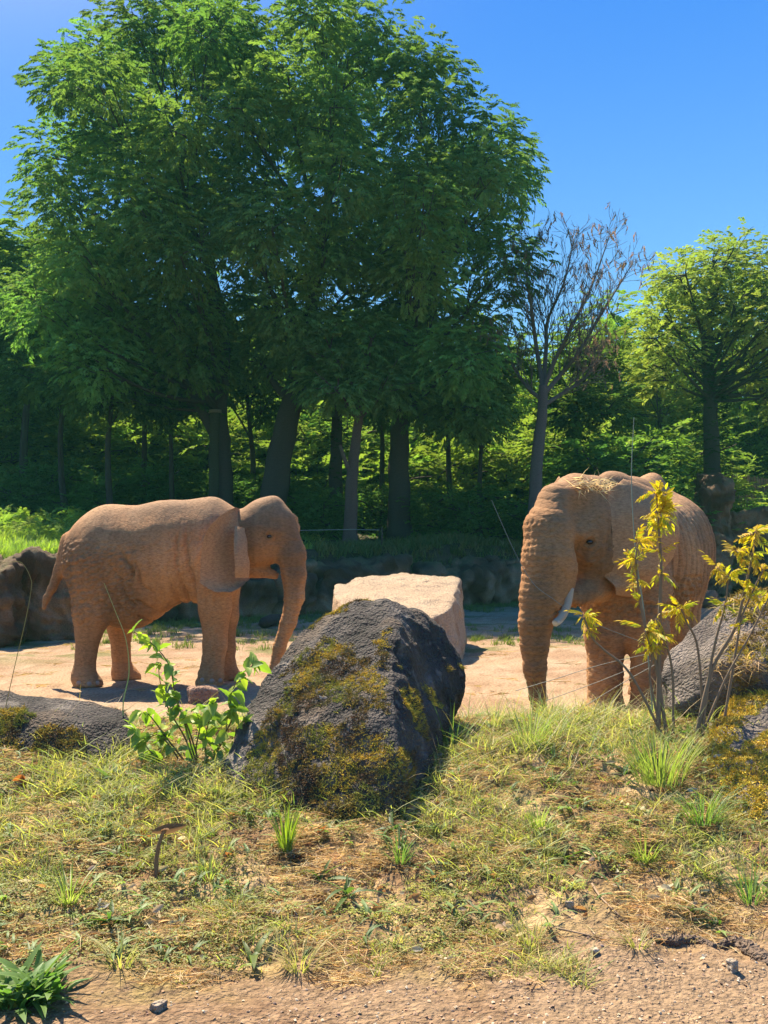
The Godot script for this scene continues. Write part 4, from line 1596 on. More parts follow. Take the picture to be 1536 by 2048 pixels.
	for k in 5200:
		var px := rr(-20, 1560)
		var w := 0.0
		var p := Vector3.ZERO
		if k < 3600:
			var x := rr(-11, 16)
			p = on_ground(x, -(wall_d(x) - pow(rng.randf(), 1.5) * 4.0))
		else:
			p = G(px, rr(1250, 1300))
		var n := nz.get_noise_2d(p.x * 55.0 + 50.0, p.z * 55.0) + 0.4 * nf.get_noise_2d(p.x * 140.0, p.z * 140.0)
		if n < 0.02 or -p.z < 13.5:
			continue
		where.append(Transform3D(Basis(Vector3.UP, rr(0, TAU)).scaled(Vector3.ONE * rr(0.25, 0.75)), p))
		cols.append(tint(Color(0.19, 0.22, 0.06), 0.25))
	many("paddock_grass", tm, M.grass, where, cols, self, "thin patches of grass on the sand at the foot of the boulder wall", "grass")
	# low leafy weeds in the sunlit clearing at left
	where = []
	cols = []
	for k in 700:
		var x := rr(-16, -7.0)
		var p := on_ground(x, -(wall_d(x) + rr(6.0, 13.0)))
		where.append(Transform3D(Basis.from_euler(Vector3(rr(-0.4, 0.4), rr(0, TAU), rr(0.1, 1.0))).scaled(Vector3.ONE * rr(0.8, 1.7)), p + Vector3(0, rr(0.05, 0.5), 0)))
		cols.append(tint(Color(0.26, 0.34, 0.07), 0.3))
	many("weeds", bush_leaf, M.crown_leaf, where, cols, self, "sunlit leafy weeds in the clearing behind the left elephant's tail", "weeds")
	# wire along the top of the wall
	var wi := MB.new()
	wi.tube([P(600, 1061, 28.0), P(645, 1060, 28.6), P(700, 1059, 29.4), P(760, 1060, 30.2)], [0.012, 0.012, 0.012, 0.012], 5, Color(0.75, 0.78, 0.7))
	var post := MB.new()
	var pp := P(764, 1060, 30.2)
	post.tube([Vector3(pp.x, hgt(pp.x, pp.z), pp.z), pp + Vector3(0, 0.1, 0)], [0.03, 0.03], 6, Color(0.12, 0.1, 0.08))
	var pq := P(596, 1061, 28.0)
	post.tube([Vector3(pq.x, hgt(pq.x, pq.z), pq.z), pq + Vector3(0, 0.1, 0)], [0.03, 0.03], 6, Color(0.12, 0.1, 0.08))
	var wt := thing("wire_fence", "single pale wire strung above the dark wall between the elephants", "wire", Vector3(pq.x, hgt(pq.x, pq.z), pq.z))
	part("wire_strand", wi, M.wire, wt)
	part("post", post, M.bark, wt)


func bare_tree() -> void:
	var d := 35.0
	var path := [P(1064, 1005, d), P(1074, 920, d), P(1084, 830, d), P(1086, 770, d)]
	path[0].y = hgt(path[0].x, path[0].z) - 0.1
	var t := thing("bare_tree", "leafless tree with brown seed bunches, between the big crown and the oak at right", "tree", path[0])
	var bark := Color(0.20, 0.16, 0.14)
	var tb := MB.new()
	tb.tube(spline(path, 6), taper(0.25, 0.15, 19), 11, bark, 0.05)
	part("trunk", tb, M.bark, t)
	var mains := [
		[[1086, 775], [1072, 690], [1062, 610], [1054, 545], [1072, 480]], [[1086, 775], [1092, 700], [1096, 640], [1128, 565], [1148, 478]], [[1086, 780], [1110, 720], [1150, 640], [1186, 565], [1218, 474]],
		[[1086, 790], [1125, 745], [1160, 700], [1214, 610], [1266, 525]], [[1086, 800], [1060, 780], [1030, 740], [1010, 690]], [[1088, 810], [1120, 790], [1165, 760], [1190, 730]]]
	var br := MB.new()
	var seeds := []
	var cols := []
	for m in mains:
		var pts := []
		for k in m.size():
			pts.append(P(m[k][0], m[k][1], d + (k * rr(-0.5, 0.5))))
		var sp := spline(pts, 6)
		var rad := taper(0.095, 0.015, sp.size())
		var mb := MB.new()
		mb.tube(sp, rad, 7, bark, 0.05)
		part("limb", mb, M.bark, t)
		for k in range(5, sp.size(), 1):
			for j in 2:
				twig(br, sp[k], (sp[k] - sp[k - 1]).normalized(), 2.2 * (1.0 - 0.45 * k / sp.size()), rad[k] * 0.5, 3, bark, seeds, cols)
	part("twigs", br, M.bark, t).set_meta("kind", "stuff")
	var sm := sprig(7, 0.22, 0.12, 0.35, 1.2, 0.5, 9)
	var where := []
	for s in seeds:
		where.append(Transform3D(Basis.from_euler(Vector3(rr(-0.6, 0.6), rr(0, TAU), -0.9)), s - t.position))
	many("seed_bunches", sm, M.dry, where, cols, t)


func twig(mb: MB, o: Vector3, dir: Vector3, length: float, r: float, depth: int, bark: Color, seeds: Array, cols: Array) -> void:
	var d := (dir + rv(0.75) + Vector3(0, 0.25, 0)).normalized()
	var e := o + d * length * rr(0.6, 1.0)
	var mid := o.lerp(e, 0.5) + rv(0.1) * length
	var pts := bez(o, mid, e, 4)
	mb.tube(pts, taper(maxf(r * 0.6, 0.008), 0.004, 5), 4, bark, 0.0, false)
	if depth == 1:
		if rng.randf() < 0.5:
			seeds.append(e)
			cols.append(tint(Color(0.24, 0.165, 0.13), 0.3))
		return
	for k in 2:
		twig(mb, pts[2 + k % 3], d, length * 0.55, r * 0.6, depth - 1, bark, seeds, cols)


# ---------------------------------------------------------------- the bank in front: rocks and moss

func spread_on(mb: MB, count: int, ok: Callable) -> Array:    # random places [point, normal] on a mesh, by area
	var acc := PackedFloat32Array()
	var sum := 0.0
	for k in range(0, mb.i.size(), 3):
		sum += (mb.v[mb.i[k + 1]] - mb.v[mb.i[k]]).cross(mb.v[mb.i[k + 2]] - mb.v[mb.i[k]]).length()
		acc.append(sum)
	var out := []
	var tries := 0
	while out.size() < count and tries < count * 12:
		tries += 1
		var t := acc.bsearch(rng.randf() * sum) * 3
		if t + 2 >= mb.i.size():
			continue
		var u := rng.randf()
		var w := rng.randf()
		if u + w > 1.0:
			u = 1.0 - u
			w = 1.0 - w
		var a := mb.v[mb.i[t]]
		var p := a + (mb.v[mb.i[t + 1]] - a) * u + (mb.v[mb.i[t + 2]] - a) * w
		var n := mb.n[mb.i[t]]
		if ok.call(p, n):
			out.append([p, n])
	return out


func moss_on(parent: Node3D, mb: MB, base: Vector3, count: int, ok: Callable, mesh_: Mesh, size: float, gold: float) -> void:
	var where := []
	var cols := []
	for s in spread_on(mb, count, ok):
		var n: Vector3 = (s[1] + Vector3(0, 0.5, 0.1) + rv(0.5)).normalized()
		var side := n.cross(Vector3(0.3, 0.1, 1)).normalized()
		var b := Basis(side, n, side.cross(n)).rotated(n, rr(0, TAU)).scaled(Vector3.ONE * size * rr(0.6, 1.5))
		where.append(Transform3D(b, s[0] - base))
		var f := nf.get_noise_3d(s[0].x * 260.0, s[0].y * 260.0, s[0].z * 260.0)
		var c := mixc(Color(0.19, 0.12, 0.06), Color(0.62, 0.46, 0.07), 0.5 + f * 1.6 + gold)
		c = mixc(c, Color(0.38, 0.37, 0.07), smoothstep(0.15, 0.5, nz.get_noise_3d(s[0].x * 300.0, s[0].y * 300.0, 9.0)) * 0.8)
		cols.append(tint(c, 0.3))
	many("moss", mesh_, M.moss, where, cols, parent)


func to_px(p: Vector3) -> Vector2:
	var q := Vector3(p.x, p.y - EYE, p.z).rotated(Vector3.RIGHT, -PITCH)
	return Vector2(768.0 + F * q.x / -q.z, 1024.0 - F * q.y / -q.z)


func build_bank() -> void:
	var tuft := MB.new()
	for k in 13:
		tuft.blade(Vector3(rr(-0.012, 0.012), -0.004, rr(-0.012, 0.012)), Vector3(rr(-0.9, 0.9), 1, rr(-0.9, 0.9)), rr(0.014, 0.034), 0.0045, Vector3(rr(-0.5, 0.5), rr(-0.5, 0.2), rr(-0.5, 0.5)), tint(Color.WHITE, 0.3), 2)
	var moss := tuft.mesh()
	# the mossy boulder in the middle
	var lava := func(p: Vector3, n: Vector3) -> Color:
		var a := nf.get_noise_3d(p.x * 160.0, p.y * 160.0, p.z * 160.0)
		var c := mixc(Color(0.046, 0.037, 0.031), Color(0.115, 0.094, 0.078), 0.45 + a * 1.4)
		c = mixc(c, Color(0.25, 0.21, 0.17), smoothstep(0.25, 0.6, nf.get_noise_3d(p.x * 420.0, p.y * 420.0, p.z * 420.0) + a * 0.4) * 0.8)
		return mixc(c, Color(0.15, 0.10, 0.06), smoothstep(0.1, 0.4, nz.get_noise_3d(p.x * 130.0, p.y * 130.0, p.z * 130.0)) * 0.6)
	var pts := [P(735, 1203, 7.2), P(775, 1208, 7.1), P(832, 1222, 7.3), P(886, 1265, 7.5), P(915, 1315, 7.5), P(926, 1372, 7.4), P(905, 1425, 7.15), P(878, 1485, 6.85), P(862, 1545, 6.5),
		P(790, 1262, 6.72), P(782, 1360, 6.28), P(778, 1450, 5.96), P(796, 1560, 5.70), P(800, 1640, 5.60), P(660, 1237, 7.2), P(602, 1262, 7.12), P(545, 1332, 6.85), P(482, 1450, 6.5), P(446, 1535, 6.25),
		P(482, 1580, 5.98), P(560, 1610, 5.78), P(670, 1640, 5.62), P(700, 1225, 7.7), P(850, 1240, 7.9), P(500, 1500, 7.6), P(890, 1470, 7.7), P(650, 1330, 6.66), P(610, 1450, 6.10)]
	var mb := rock(pts, 0.032, 3, 0.045, 150.0, lava)
	var base := on_ground(-0.25, -6.6)
	var big := single("mossy_boulder", mb, M.rock, "big dark wedge-shaped boulder covered in golden moss at the centre of the bank", "boulder", base)
	for k in mb.v.size():
		mb.v[k] += base
	var on_face := func(p: Vector3, n: Vector3) -> bool:
		var q := to_px(p)
		if n.z < 0.05 and n.y < 0.5:
			return false
		var ridge := 775.0 + 12.0 * nz.get_noise_1d(q.y * 8.0)
		var low := smoothstep(1270.0, 1420.0, q.y)
		var f := nf.get_noise_3d(p.x * 170.0, p.y * 170.0, p.z * 170.0)
		var bare := smoothstep(620.0 - (q.y - 1270.0) * 0.42, 560.0 - (q.y - 1270.0) * 0.42, q.x)      # the left flank stays bare
		if q.x > ridge:
			return f > 0.28 and q.y > 1330.0 or q.y > 1500.0 and q.x < 830.0
		return f + low * 0.6 - bare * 1.3 > 0.16
	moss_on(big, mb, base, 8500, on_face, moss, 0.8, 0.0)
	# low rock at left
	pts = [P(-90, 1375, 7.5), P(0, 1384, 7.5), P(60, 1392, 7.4), P(130, 1398, 7.3), P(190, 1404, 7.2), P(245, 1422, 7.1), P(268, 1462, 6.9), P(262, 1520, 6.7), P(-90, 1420, 6.9), P(60, 1440, 6.8), P(180, 1450, 6.75), P(-60, 1540, 6.5), P(90, 1545, 6.5), P(220, 1540, 6.55), P(-60, 1480, 8.3), P(200, 1480, 8.2)]
	mb = rock(pts, 0.04, 3, 0.045, 120.0, lava)
	base = on_ground(-2.1, -7.0)
	var left := single("low_rock", mb, M.rock, "long low dark rock with moss patches at the left edge of the bank", "rock", base)
	for k in mb.v.size():
		mb.v[k] += base
	var left_ok := func(p: Vector3, n: Vector3) -> bool:
		var q := to_px(p)
		return n.y > -0.2 and q.y > 1418.0 and nf.get_noise_3d(p.x * 130.0, p.y * 130.0, p.z * 130.0) + smoothstep(1420.0, 1500.0, q.y) * 0.3 > 0.12
	moss_on(left, mb, base, 2600, left_ok, moss, 1.1, 0.1)
	# rocks at right
	var grey_ := func(p: Vector3, n: Vector3) -> Color:
		var a := nf.get_noise_3d(p.x * 220.0, p.y * 320.0, p.z * 220.0)
		return mixc(Color(0.13, 0.105, 0.085), Color(0.26, 0.21, 0.17), 0.5 + a * 1.5)
	pts = [P(1320, 1350, 7.4), P(1338, 1306, 7.5), P(1384, 1256, 7.6), P(1440, 1212, 7.7), P(1482, 1188, 7.9), P(1545, 1180, 8.1), P(1570, 1240, 7.4), P(1335, 1420, 7.2), P(1430, 1330, 7.1), P(1520, 1330, 6.9), P(1560, 1420, 6.9), P(1400, 1440, 7.1), P(1330, 1420, 8.2), P(1450, 1240, 8.7), P(1600, 1200, 8.8), P(1600, 1420, 8.4)]
	mb = rock(pts, 0.045, 3, 0.045, 110.0, grey_)
	base = on_ground(2.55, -7.6)
	var gr := single("grey_rock", mb, M.rock, "bare grey rock behind the saplings, right of the elephant's legs", "rock", base)
	for k in mb.v.size():
		mb.v[k] += base
	var gr_ok := func(p: Vector3, n: Vector3) -> bool:
		var q := to_px(p)
		return q.x > 1452.0 + 30.0 * nz.get_noise_2d(q.x, q.y) and n.y > -0.3 and nf.get_noise_3d(p.x * 120.0, p.y * 120.0, p.z * 120.0) > -0.12
	moss_on(gr, mb, base, 1600, gr_ok, moss, 1.4, 0.1)
	pts = [P(1398, 1610, 5.9), P(1410, 1520, 6.25), P(1440, 1425, 6.75), P(1482, 1375, 7.1), P(1560, 1340, 7.3), P(1640, 1335, 7.3), P(1420, 1650, 5.75), P(1500, 1640, 5.6), P(1640, 1650, 5.5), P(1500, 1480, 6.25), P(1640, 1440, 6.3), P(1430, 1560, 7.1), P(1500, 1420, 7.6), P(1640, 1420, 7.6)]
	mb = rock(pts, 0.04, 4, 0.06, 110.0, grey_)
	base = on_ground(2.25, -6.1)
	var mm := single("mossy_mound", mb, M.rock, "rounded rock wholly cushioned in golden moss at the right edge", "rock", base)
	for k in mb.v.size():
		mb.v[k] += base
	var mm_ok := func(p: Vector3, n: Vector3) -> bool:
		return n.y > -0.5 and nf.get_noise_3d(p.x * 150.0, p.y * 150.0, p.z * 150.0) > -0.22
	moss_on(mm, mb, base, 5200, mm_ok, moss, 1.25, 0.75)
	ground_cover()


func bank_place(near := 4.0, far := 8.5, power := 1.15) -> Vector3:
	var d := near + (far - near) * pow(rng.randf(), power)
	return on_ground(rr(-1, 1) * (0.40 * d + 0.35), -d)


func ground_cover() -> void:
	# short grass, dead thatch, creeping leaves, twigs and grit: what nobody could count
	var kinds := []
	for v in 3:
		var g := MB.new()
		for k in 7:
			g.blade(Vector3(rr(-0.02, 0.02), -0.008, rr(-0.02, 0.02)), Vector3(rr(-0.8, 0.8), 1, rr(-0.8, 0.8)), rr(0.05, 0.13), 0.0048, Vector3(rr(-0.9, 0.9), rr(-0.5, 0.0), rr(-0.9, 0.9)), tint(Color.WHITE, 0.25), 4)
		kinds.append(g.mesh())
	for v in 3:
		var where := []
		var cols := []
		var tries := 0
		while where.size() < 2300 and tries < 16000:
			tries += 1
			var p := bank_place()
			var e := -p.z - path_edge(p.x)
			var n := nz.get_noise_2d(p.x * 55.0, p.z * 55.0) + 0.5 * nf.get_noise_2d(p.x * 200.0, p.z * 200.0)
			if rng.randf() > smoothstep(-0.05, 1.1, e + n * 0.9) * (0.12 + 0.88 * smoothstep(-0.18, 0.22, n)):
				continue
			var s := rr(0.45, 1.25) * (0.75 + 0.5 * smoothstep(0.6, 2.8, e)) * (0.75 + 0.6 * smoothstep(0.0, 0.4, n))
			where.append(Transform3D(Basis(Vector3.UP, rr(0, TAU)).scaled(Vector3.ONE * s), p))
			var c := mixc(Color(0.28, 0.30, 0.07), Color(0.68, 0.55, 0.24), rng.randf() * 1.1 + 0.25 * n)
			cols.append(tint(mixc(c, Color(0.14, 0.22, 0.09), 0.35 if rng.randf() < 0.3 else 0.0), 0.25))
		many("grass", kinds[v], M.grass, where, cols, self, ["short fine grass scattered over the bank", "bent grass blades among the weeds of the bank", "thin grass between moss and bare soil on the bank"][v], "grass")
	for v in 2:
		var g := MB.new()
		for k in 8:
			var a := rr(0, TAU)
			g.blade(Vector3(rr(-0.04, 0.04), rr(0.002, 0.016), rr(-0.04, 0.04)), Vector3(cos(a), rr(0.0, 0.35), sin(a)), rr(0.03, 0.12), 0.0042, Vector3(rr(-0.5, 0.5), rr(-0.25, 0.05), rr(-0.5, 0.5)), tint(Color.WHITE, 0.35), 3)
		var where := []
		var cols := []
		var tries := 0
		while where.size() < 6200 and tries < 40000:
			tries += 1
			var p := bank_place(4.0, 8.5, 1.0)
			var e := -p.z - path_edge(p.x)
			var n := nf.get_noise_2d(p.x * 120.0 + 30.0, p.z * 120.0)
			if rng.randf() > smoothstep(-0.3, 0.5, e + n * 0.5) * (0.3 + 1.4 * n):
				continue
			where.append(Transform3D(Basis(Vector3.UP, rr(0, TAU)).scaled(Vector3.ONE * rr(0.5, 1.2)), p))
			cols.append(tint(mixc(Color(0.78, 0.62, 0.36), Color(0.36, 0.23, 0.11), rng.randf()), 0.25))
		many("dry_grass", g.mesh(), M.dry, where, cols, self, ["dead straw-coloured grass lying on the bank", "brown thatch between the weeds of the bank"][v], "dry grass")
	for v in 2:
		var g := MB.new()
		for k in 16:
			var a := rr(0, TAU)
			g.blade(Vector3(rr(-0.035, 0.035), rr(0.0, 0.022), rr(-0.035, 0.035)), Vector3(cos(a), rr(0.1, 0.9), sin(a)), rr(0.008, 0.020), 0.008, Vector3(0, -0.3, 0), tint(Color.WHITE, 0.3), 2, 1)
		var where := []
		var cols := []
		var tries := 0
		while where.size() < 4200 and tries < 30000:
			tries += 1
			var p := bank_place(4.1, 8.3, 1.1)
			var e := -p.z - path_edge(p.x)
			var n := nz.get_noise_2d(p.x * 70.0 + 80.0 * v, p.z * 70.0) + 0.5 * nf.get_noise_2d(p.x * 260.0, p.z * 260.0 + 9.0)
			if rng.randf() > smoothstep(0.0, 0.8, e + n * 0.6) * smoothstep(-0.18, 0.22, n - 0.12 * p.x * 0.5):
				continue
			where.append(Transform3D(Basis(Vector3.UP, rr(0, TAU)).scaled(Vector3.ONE * rr(0.6, 1.3)), p))
			cols.append(tint(mixc(Color(0.44, 0.43, 0.08), Color(0.24, 0.29, 0.06), rng.randf()) if v == 0 else mixc(Color(0.44, 0.30, 0.09), Color(0.25, 0.18, 0.05), rng.randf()), 0.3))
		many("creeping_weeds", g.mesh(), M.grass, where, cols, self, ["tiny yellow-green creeping leaves carpeting the bank", "brownish mossy carpet between the grasses of the bank"][v], "weeds")
	for v in 2:
		var g := MB.new()
		for k in 5 if v == 0 else 3:
			var a := rr(0, TAU)
			if v == 0:
				g.blade(Vector3(rr(-0.015, 0.015), 0, rr(-0.015, 0.015)), Vector3(cos(a), rr(0.3, 2.2), sin(a)), rr(0.06, 0.13), rr(0.011, 0.017), Vector3(cos(a) * 0.5, -rr(0.1, 0.7), sin(a) * 0.5), tint(Color.WHITE, 0.25), 5, 1)
			else:
				g.blade(Vector3(rr(-0.03, 0.03), 0.01, rr(-0.03, 0.03)), Vector3(cos(a), rr(-0.1, 0.4), sin(a)), rr(0.03, 0.07), rr(0.012, 0.028), Vector3(rr(-0.5, 0.5), rr(-0.3, 0.4), rr(-0.5, 0.5)), tint(Color.WHITE, 0.3), 4, 1)
		var at := []
		var tones := []
		for k in 900 if v == 0 else 1100:
			var p := bank_place(4.2, 8.3, 1.2)
			if -p.z - path_edge(p.x) < rr(-0.1, 0.5):
				continue
			at.append(Transform3D(Basis(Vector3.UP, rr(0, TAU)).scaled(Vector3.ONE * rr(0.5, 1.15)), p))
			if v == 0:
				tones.append(tint(mixc(Color(0.17, 0.25, 0.09), Color(0.30, 0.36, 0.12), rng.randf()), 0.25))
			else:
				tones.append(tint([Color(0.42, 0.24, 0.11), Color(0.60, 0.48, 0.32), Color(0.25, 0.14, 0.07), Color(0.66, 0.58, 0.44)][rng.randi() % 4], 0.25))
		many("small_weeds" if v == 0 else "leaf_litter", g.mesh(), M.grass if v == 0 else M.dry, at, tones, self, ["small lance-leaved seedlings all over the bank", "broken dry leaves and husks littering the bank"][v], ["weeds", "leaf litter"][v])
	# longer grass along the crest, thickest at right
	for v in 2:
		var g := MB.new()
		for k in 12:
			var a := rr(0, TAU)
			var lean := rr(0.1, 0.8)
			g.blade(Vector3(rr(-0.05, 0.05), -0.01, rr(-0.05, 0.05)), Vector3(cos(a) * lean, 1, sin(a) * lean), rr(0.08, 0.36), rr(0.003, 0.0055), Vector3(cos(a) * 0.5, -rr(0.1, 0.6), sin(a) * 0.5), tint(Color.WHITE, 0.25), 5)
		var at := []
		var tones := []
		var tries := 0
		while at.size() < 190 and tries < 5000:
			tries += 1
			var p := bank_place(5.4, 8.0, 0.6)
			if rng.randf() > smoothstep(-0.6, 1.2, p.x + nz.get_noise_2d(p.x * 90.0, p.z * 90.0) * 2.0) * smoothstep(5.2, 7.2, -p.z) and rng.randf() > 0.06:
				continue
			at.append(Transform3D(Basis(Vector3.UP, rr(0, TAU)).scaled(Vector3.ONE * rr(0.6, 1.35)), p))
			tones.append(tint([Color(0.25, 0.32, 0.08), Color(0.40, 0.41, 0.14), Color(0.17, 0.25, 0.10), Color(0.66, 0.54, 0.29), Color(0.52, 0.38, 0.19)][rng.randi() % 5], 0.2))
		many("long_grass", g.mesh(), M.grass, at, tones, self, ["long wild grass along the crest of the bank", "taller bent grass growing on the right of the bank"][v], "grass")
	var pm := MB.new()
	for h in hull([Vector3(-1, 0, 0.2), Vector3(1, 0.1, 0), Vector3(0, 0.6, 0.1), Vector3(0.1, -0.5, 0), Vector3(-0.1, 0.1, 0.9), Vector3(0.2, 0, -0.8), Vector3(0.6, 0.4, 0.5), Vector3(-0.6, 0.35, -0.5)]):
		var vs: Array = [Vector3(-1, 0, 0.2), Vector3(1, 0.1, 0), Vector3(0, 0.6, 0.1), Vector3(0.1, -0.5, 0), Vector3(-0.1, 0.1, 0.9), Vector3(0.2, 0, -0.8), Vector3(0.6, 0.4, 0.5), Vector3(-0.6, 0.35, -0.5)]
		pm.tri(pm.vert(vs[h[0]]), pm.vert(vs[h[1]]), pm.vert(vs[h[2]]))
	var where := []
	var cols := []
	for k in 9000:
		var p := bank_place(3.45, 5.0, 1.3)
		var e := -p.z - path_edge(p.x)
		if rng.randf() > 0.25 + 0.75 * smoothstep(0.4, -0.3, e):
			continue
		if p.x < -0.4 and rng.randf() < 0.55:
			continue
		var s := 0.0022 + 0.0075 * pow(rng.randf(), 5.0)
		where.append(Transform3D(Basis.from_euler(rv(0.5) + Vector3(0, rr(0, TAU), 0)).scaled(Vector3.ONE * s), p + Vector3(0, s * 0.25, 0)))
		cols.append(tint([Color(0.44, 0.31, 0.20), Color(0.52, 0.40, 0.27), Color(0.24, 0.15, 0.10), Color(0.36, 0.22, 0.13)][rng.randi() % 4], 0.2))
	many("gravel", pm.mesh(), M.stem, where, cols, self, "fine gravel strewn over the sandy path", "gravel")


# ---------------------------------------------------------------- saplings, weeds and wires on the bank

func ovate(length: float, wide: float, curl: float, c: Color) -> MB:      # a broad leaf along +x, folded along its midrib, saw-edged
	var mb := MB.new()
	var n := 9
	for k in n + 1:
		var t := float(k) / n
		var w := wide * 0.5 * pow(sin(PI * pow(t, 0.8)), 0.75) * (1.0 if k % 2 == 0 else 0.9)
		var x := length * t
		var y := -curl * length * t * t
		for s in [-1.0, -0.5, 0.0, 0.5, 1.0]:
			var vein: float = 0.012 * length * (1.0 if k % 2 == 0 else -1.0) * absf(s)
			mb.vert(Vector3(x - absf(s) * w * 0.15, y + absf(s) * w * 0.35 + vein, s * w), Color(c.r * (0.8 if s == 0.0 else 1.0), c.g * (0.85 if s == 0.0 else 1.0), c.b))
	for k in n:
		for j in 4:
			var a := k * 5 + j
			mb.quad(a, a + 1, a + 6, a + 5)
	return mb


func pinnate(length: float, pairs: int, droop: float, c: Color, c2: Color) -> MB:     # a feather leaf along +x
	var mb := MB.new()
	var pts := []
	for k in 7:
		var t := k / 6.0
		pts.append(Vector3(length * t, -droop * length * t * t, 0))
	mb.tube(pts, taper(0.0022, 0.0008, 7), 4, Color(0.30, 0.13, 0.05), 0.0, false)
	for k in pairs:
		var t := 0.25 + 0.7 * k / pairs
		var o := Vector3(length * t, -droop * length * t * t, 0)
		for s in [-1.0, 1.0]:
			var dir := Vector3(0.55, -0.5 - rr(0, 0.6), s * rr(0.7, 1.0))
			mb.blade(o, dir, length * rr(0.30, 0.42), length * 0.125, Vector3(0.15, -0.35, 0), tint(mixc(c, c2, rng.randf()), 0.15), 4, 1)
	mb.blade(pts[6], Vector3(1, -droop * 1.5, 0), length * 0.4, length * 0.13, Vector3(0, -0.3, 0), tint(c, 0.1), 4, 1)
	return mb


func put_leaf(called: String, mesh_: Mesh, mat_: Material, parent: Node3D, at: Vector3, dir: Vector3, scale_: float) -> void:
	var o := mi(called, mesh_, mat_)
	var out := dir.normalized()
	var side := out.cross(Vector3.UP)
	side = side.normalized() if side.length() > 0.05 else Vector3.RIGHT
	side = (side + rv(1.0)).normalized()
	side = (side - out * side.dot(out)).normalized()
	o.transform = Transform3D(Basis(out, side.cross(out).normalized(), side).scaled(Vector3.ONE * scale_), at - parent.position)
	parent.add_child(o, true)


func stem(parent: Node3D, px: Array, d0: float, d1: float, r0: float, r1: float, c: Color, called := "stem") -> Array:
	var pts := []
	for k in px.size():
		pts.append(P(px[k][0], px[k][1], lerpf(d0, d1, float(k) / (px.size() - 1))))
	var g: Vector3 = pts[0]
	g.y = minf(g.y, hgt(g.x, g.z) - 0.02)
	pts[0] = g
	var sp := spline(pts, 5)
	var mb := MB.new()
	mb.tube(sp, taper(r0, r1, sp.size()), 7, c, 0.05)
	part(called, mb, M.stem, parent)
	return sp


func tuft_thing(called: String, label: String, px: float, py: float, blades: int, tall: float, width: float, open: float, c: Color, c2: Color, root_r := 0.03) -> void:
	var o := G(px, py)
	var mb := MB.new()
	for k in blades:
		var a := rr(0, TAU)
		var r := root_r * sqrt(rng.randf())
		var lean := open * rng.randf()
		mb.blade(o + Vector3(cos(a) * r, -0.01, sin(a) * r), Vector3(cos(a) * lean, 1, sin(a) * lean), tall * rr(0.45, 1.1), width * rr(0.7, 1.2), Vector3(cos(a) * open * 0.7, -0.15 - 0.3 * lean, sin(a) * open * 0.7) * rr(0.3, 1.2), tint(mixc(c, c2, rng.randf()), 0.15), 5)
	single(called, mb, M.grass, label, "grass tuft", o, "grass tufts on the bank")


func rosette(label: String, px: float, py: float, leaves: int, length: float, wide: float, up: float, c: Color) -> void:
	var o := G(px, py)
	var t := thing("leafy_weed", label, "weed", o, "leafy weeds on the bank")
	for k in leaves:
		var a := TAU * k / leaves + rr(-0.4, 0.4)
		var mb := MB.new()
		var l := length * rr(0.65, 1.15)
		var a2 := a + rr(-0.8, 0.8)
		mb.blade(o + Vector3(rr(-0.015, 0.015), -0.005, rr(-0.015, 0.015)) * (7.0 if leaves > 40 else 1.0), Vector3(cos(a), up * rr(0.35, 2.2), sin(a)), l * rr(0.7, 1.1), l * wide * rr(0.7, 1.1), Vector3(cos(a2) * 0.45, -rr(0.1, 0.8), sin(a2) * 0.45), tint(c, 0.25), 7, 1)
		part("leaf", mb, M.grass, t)


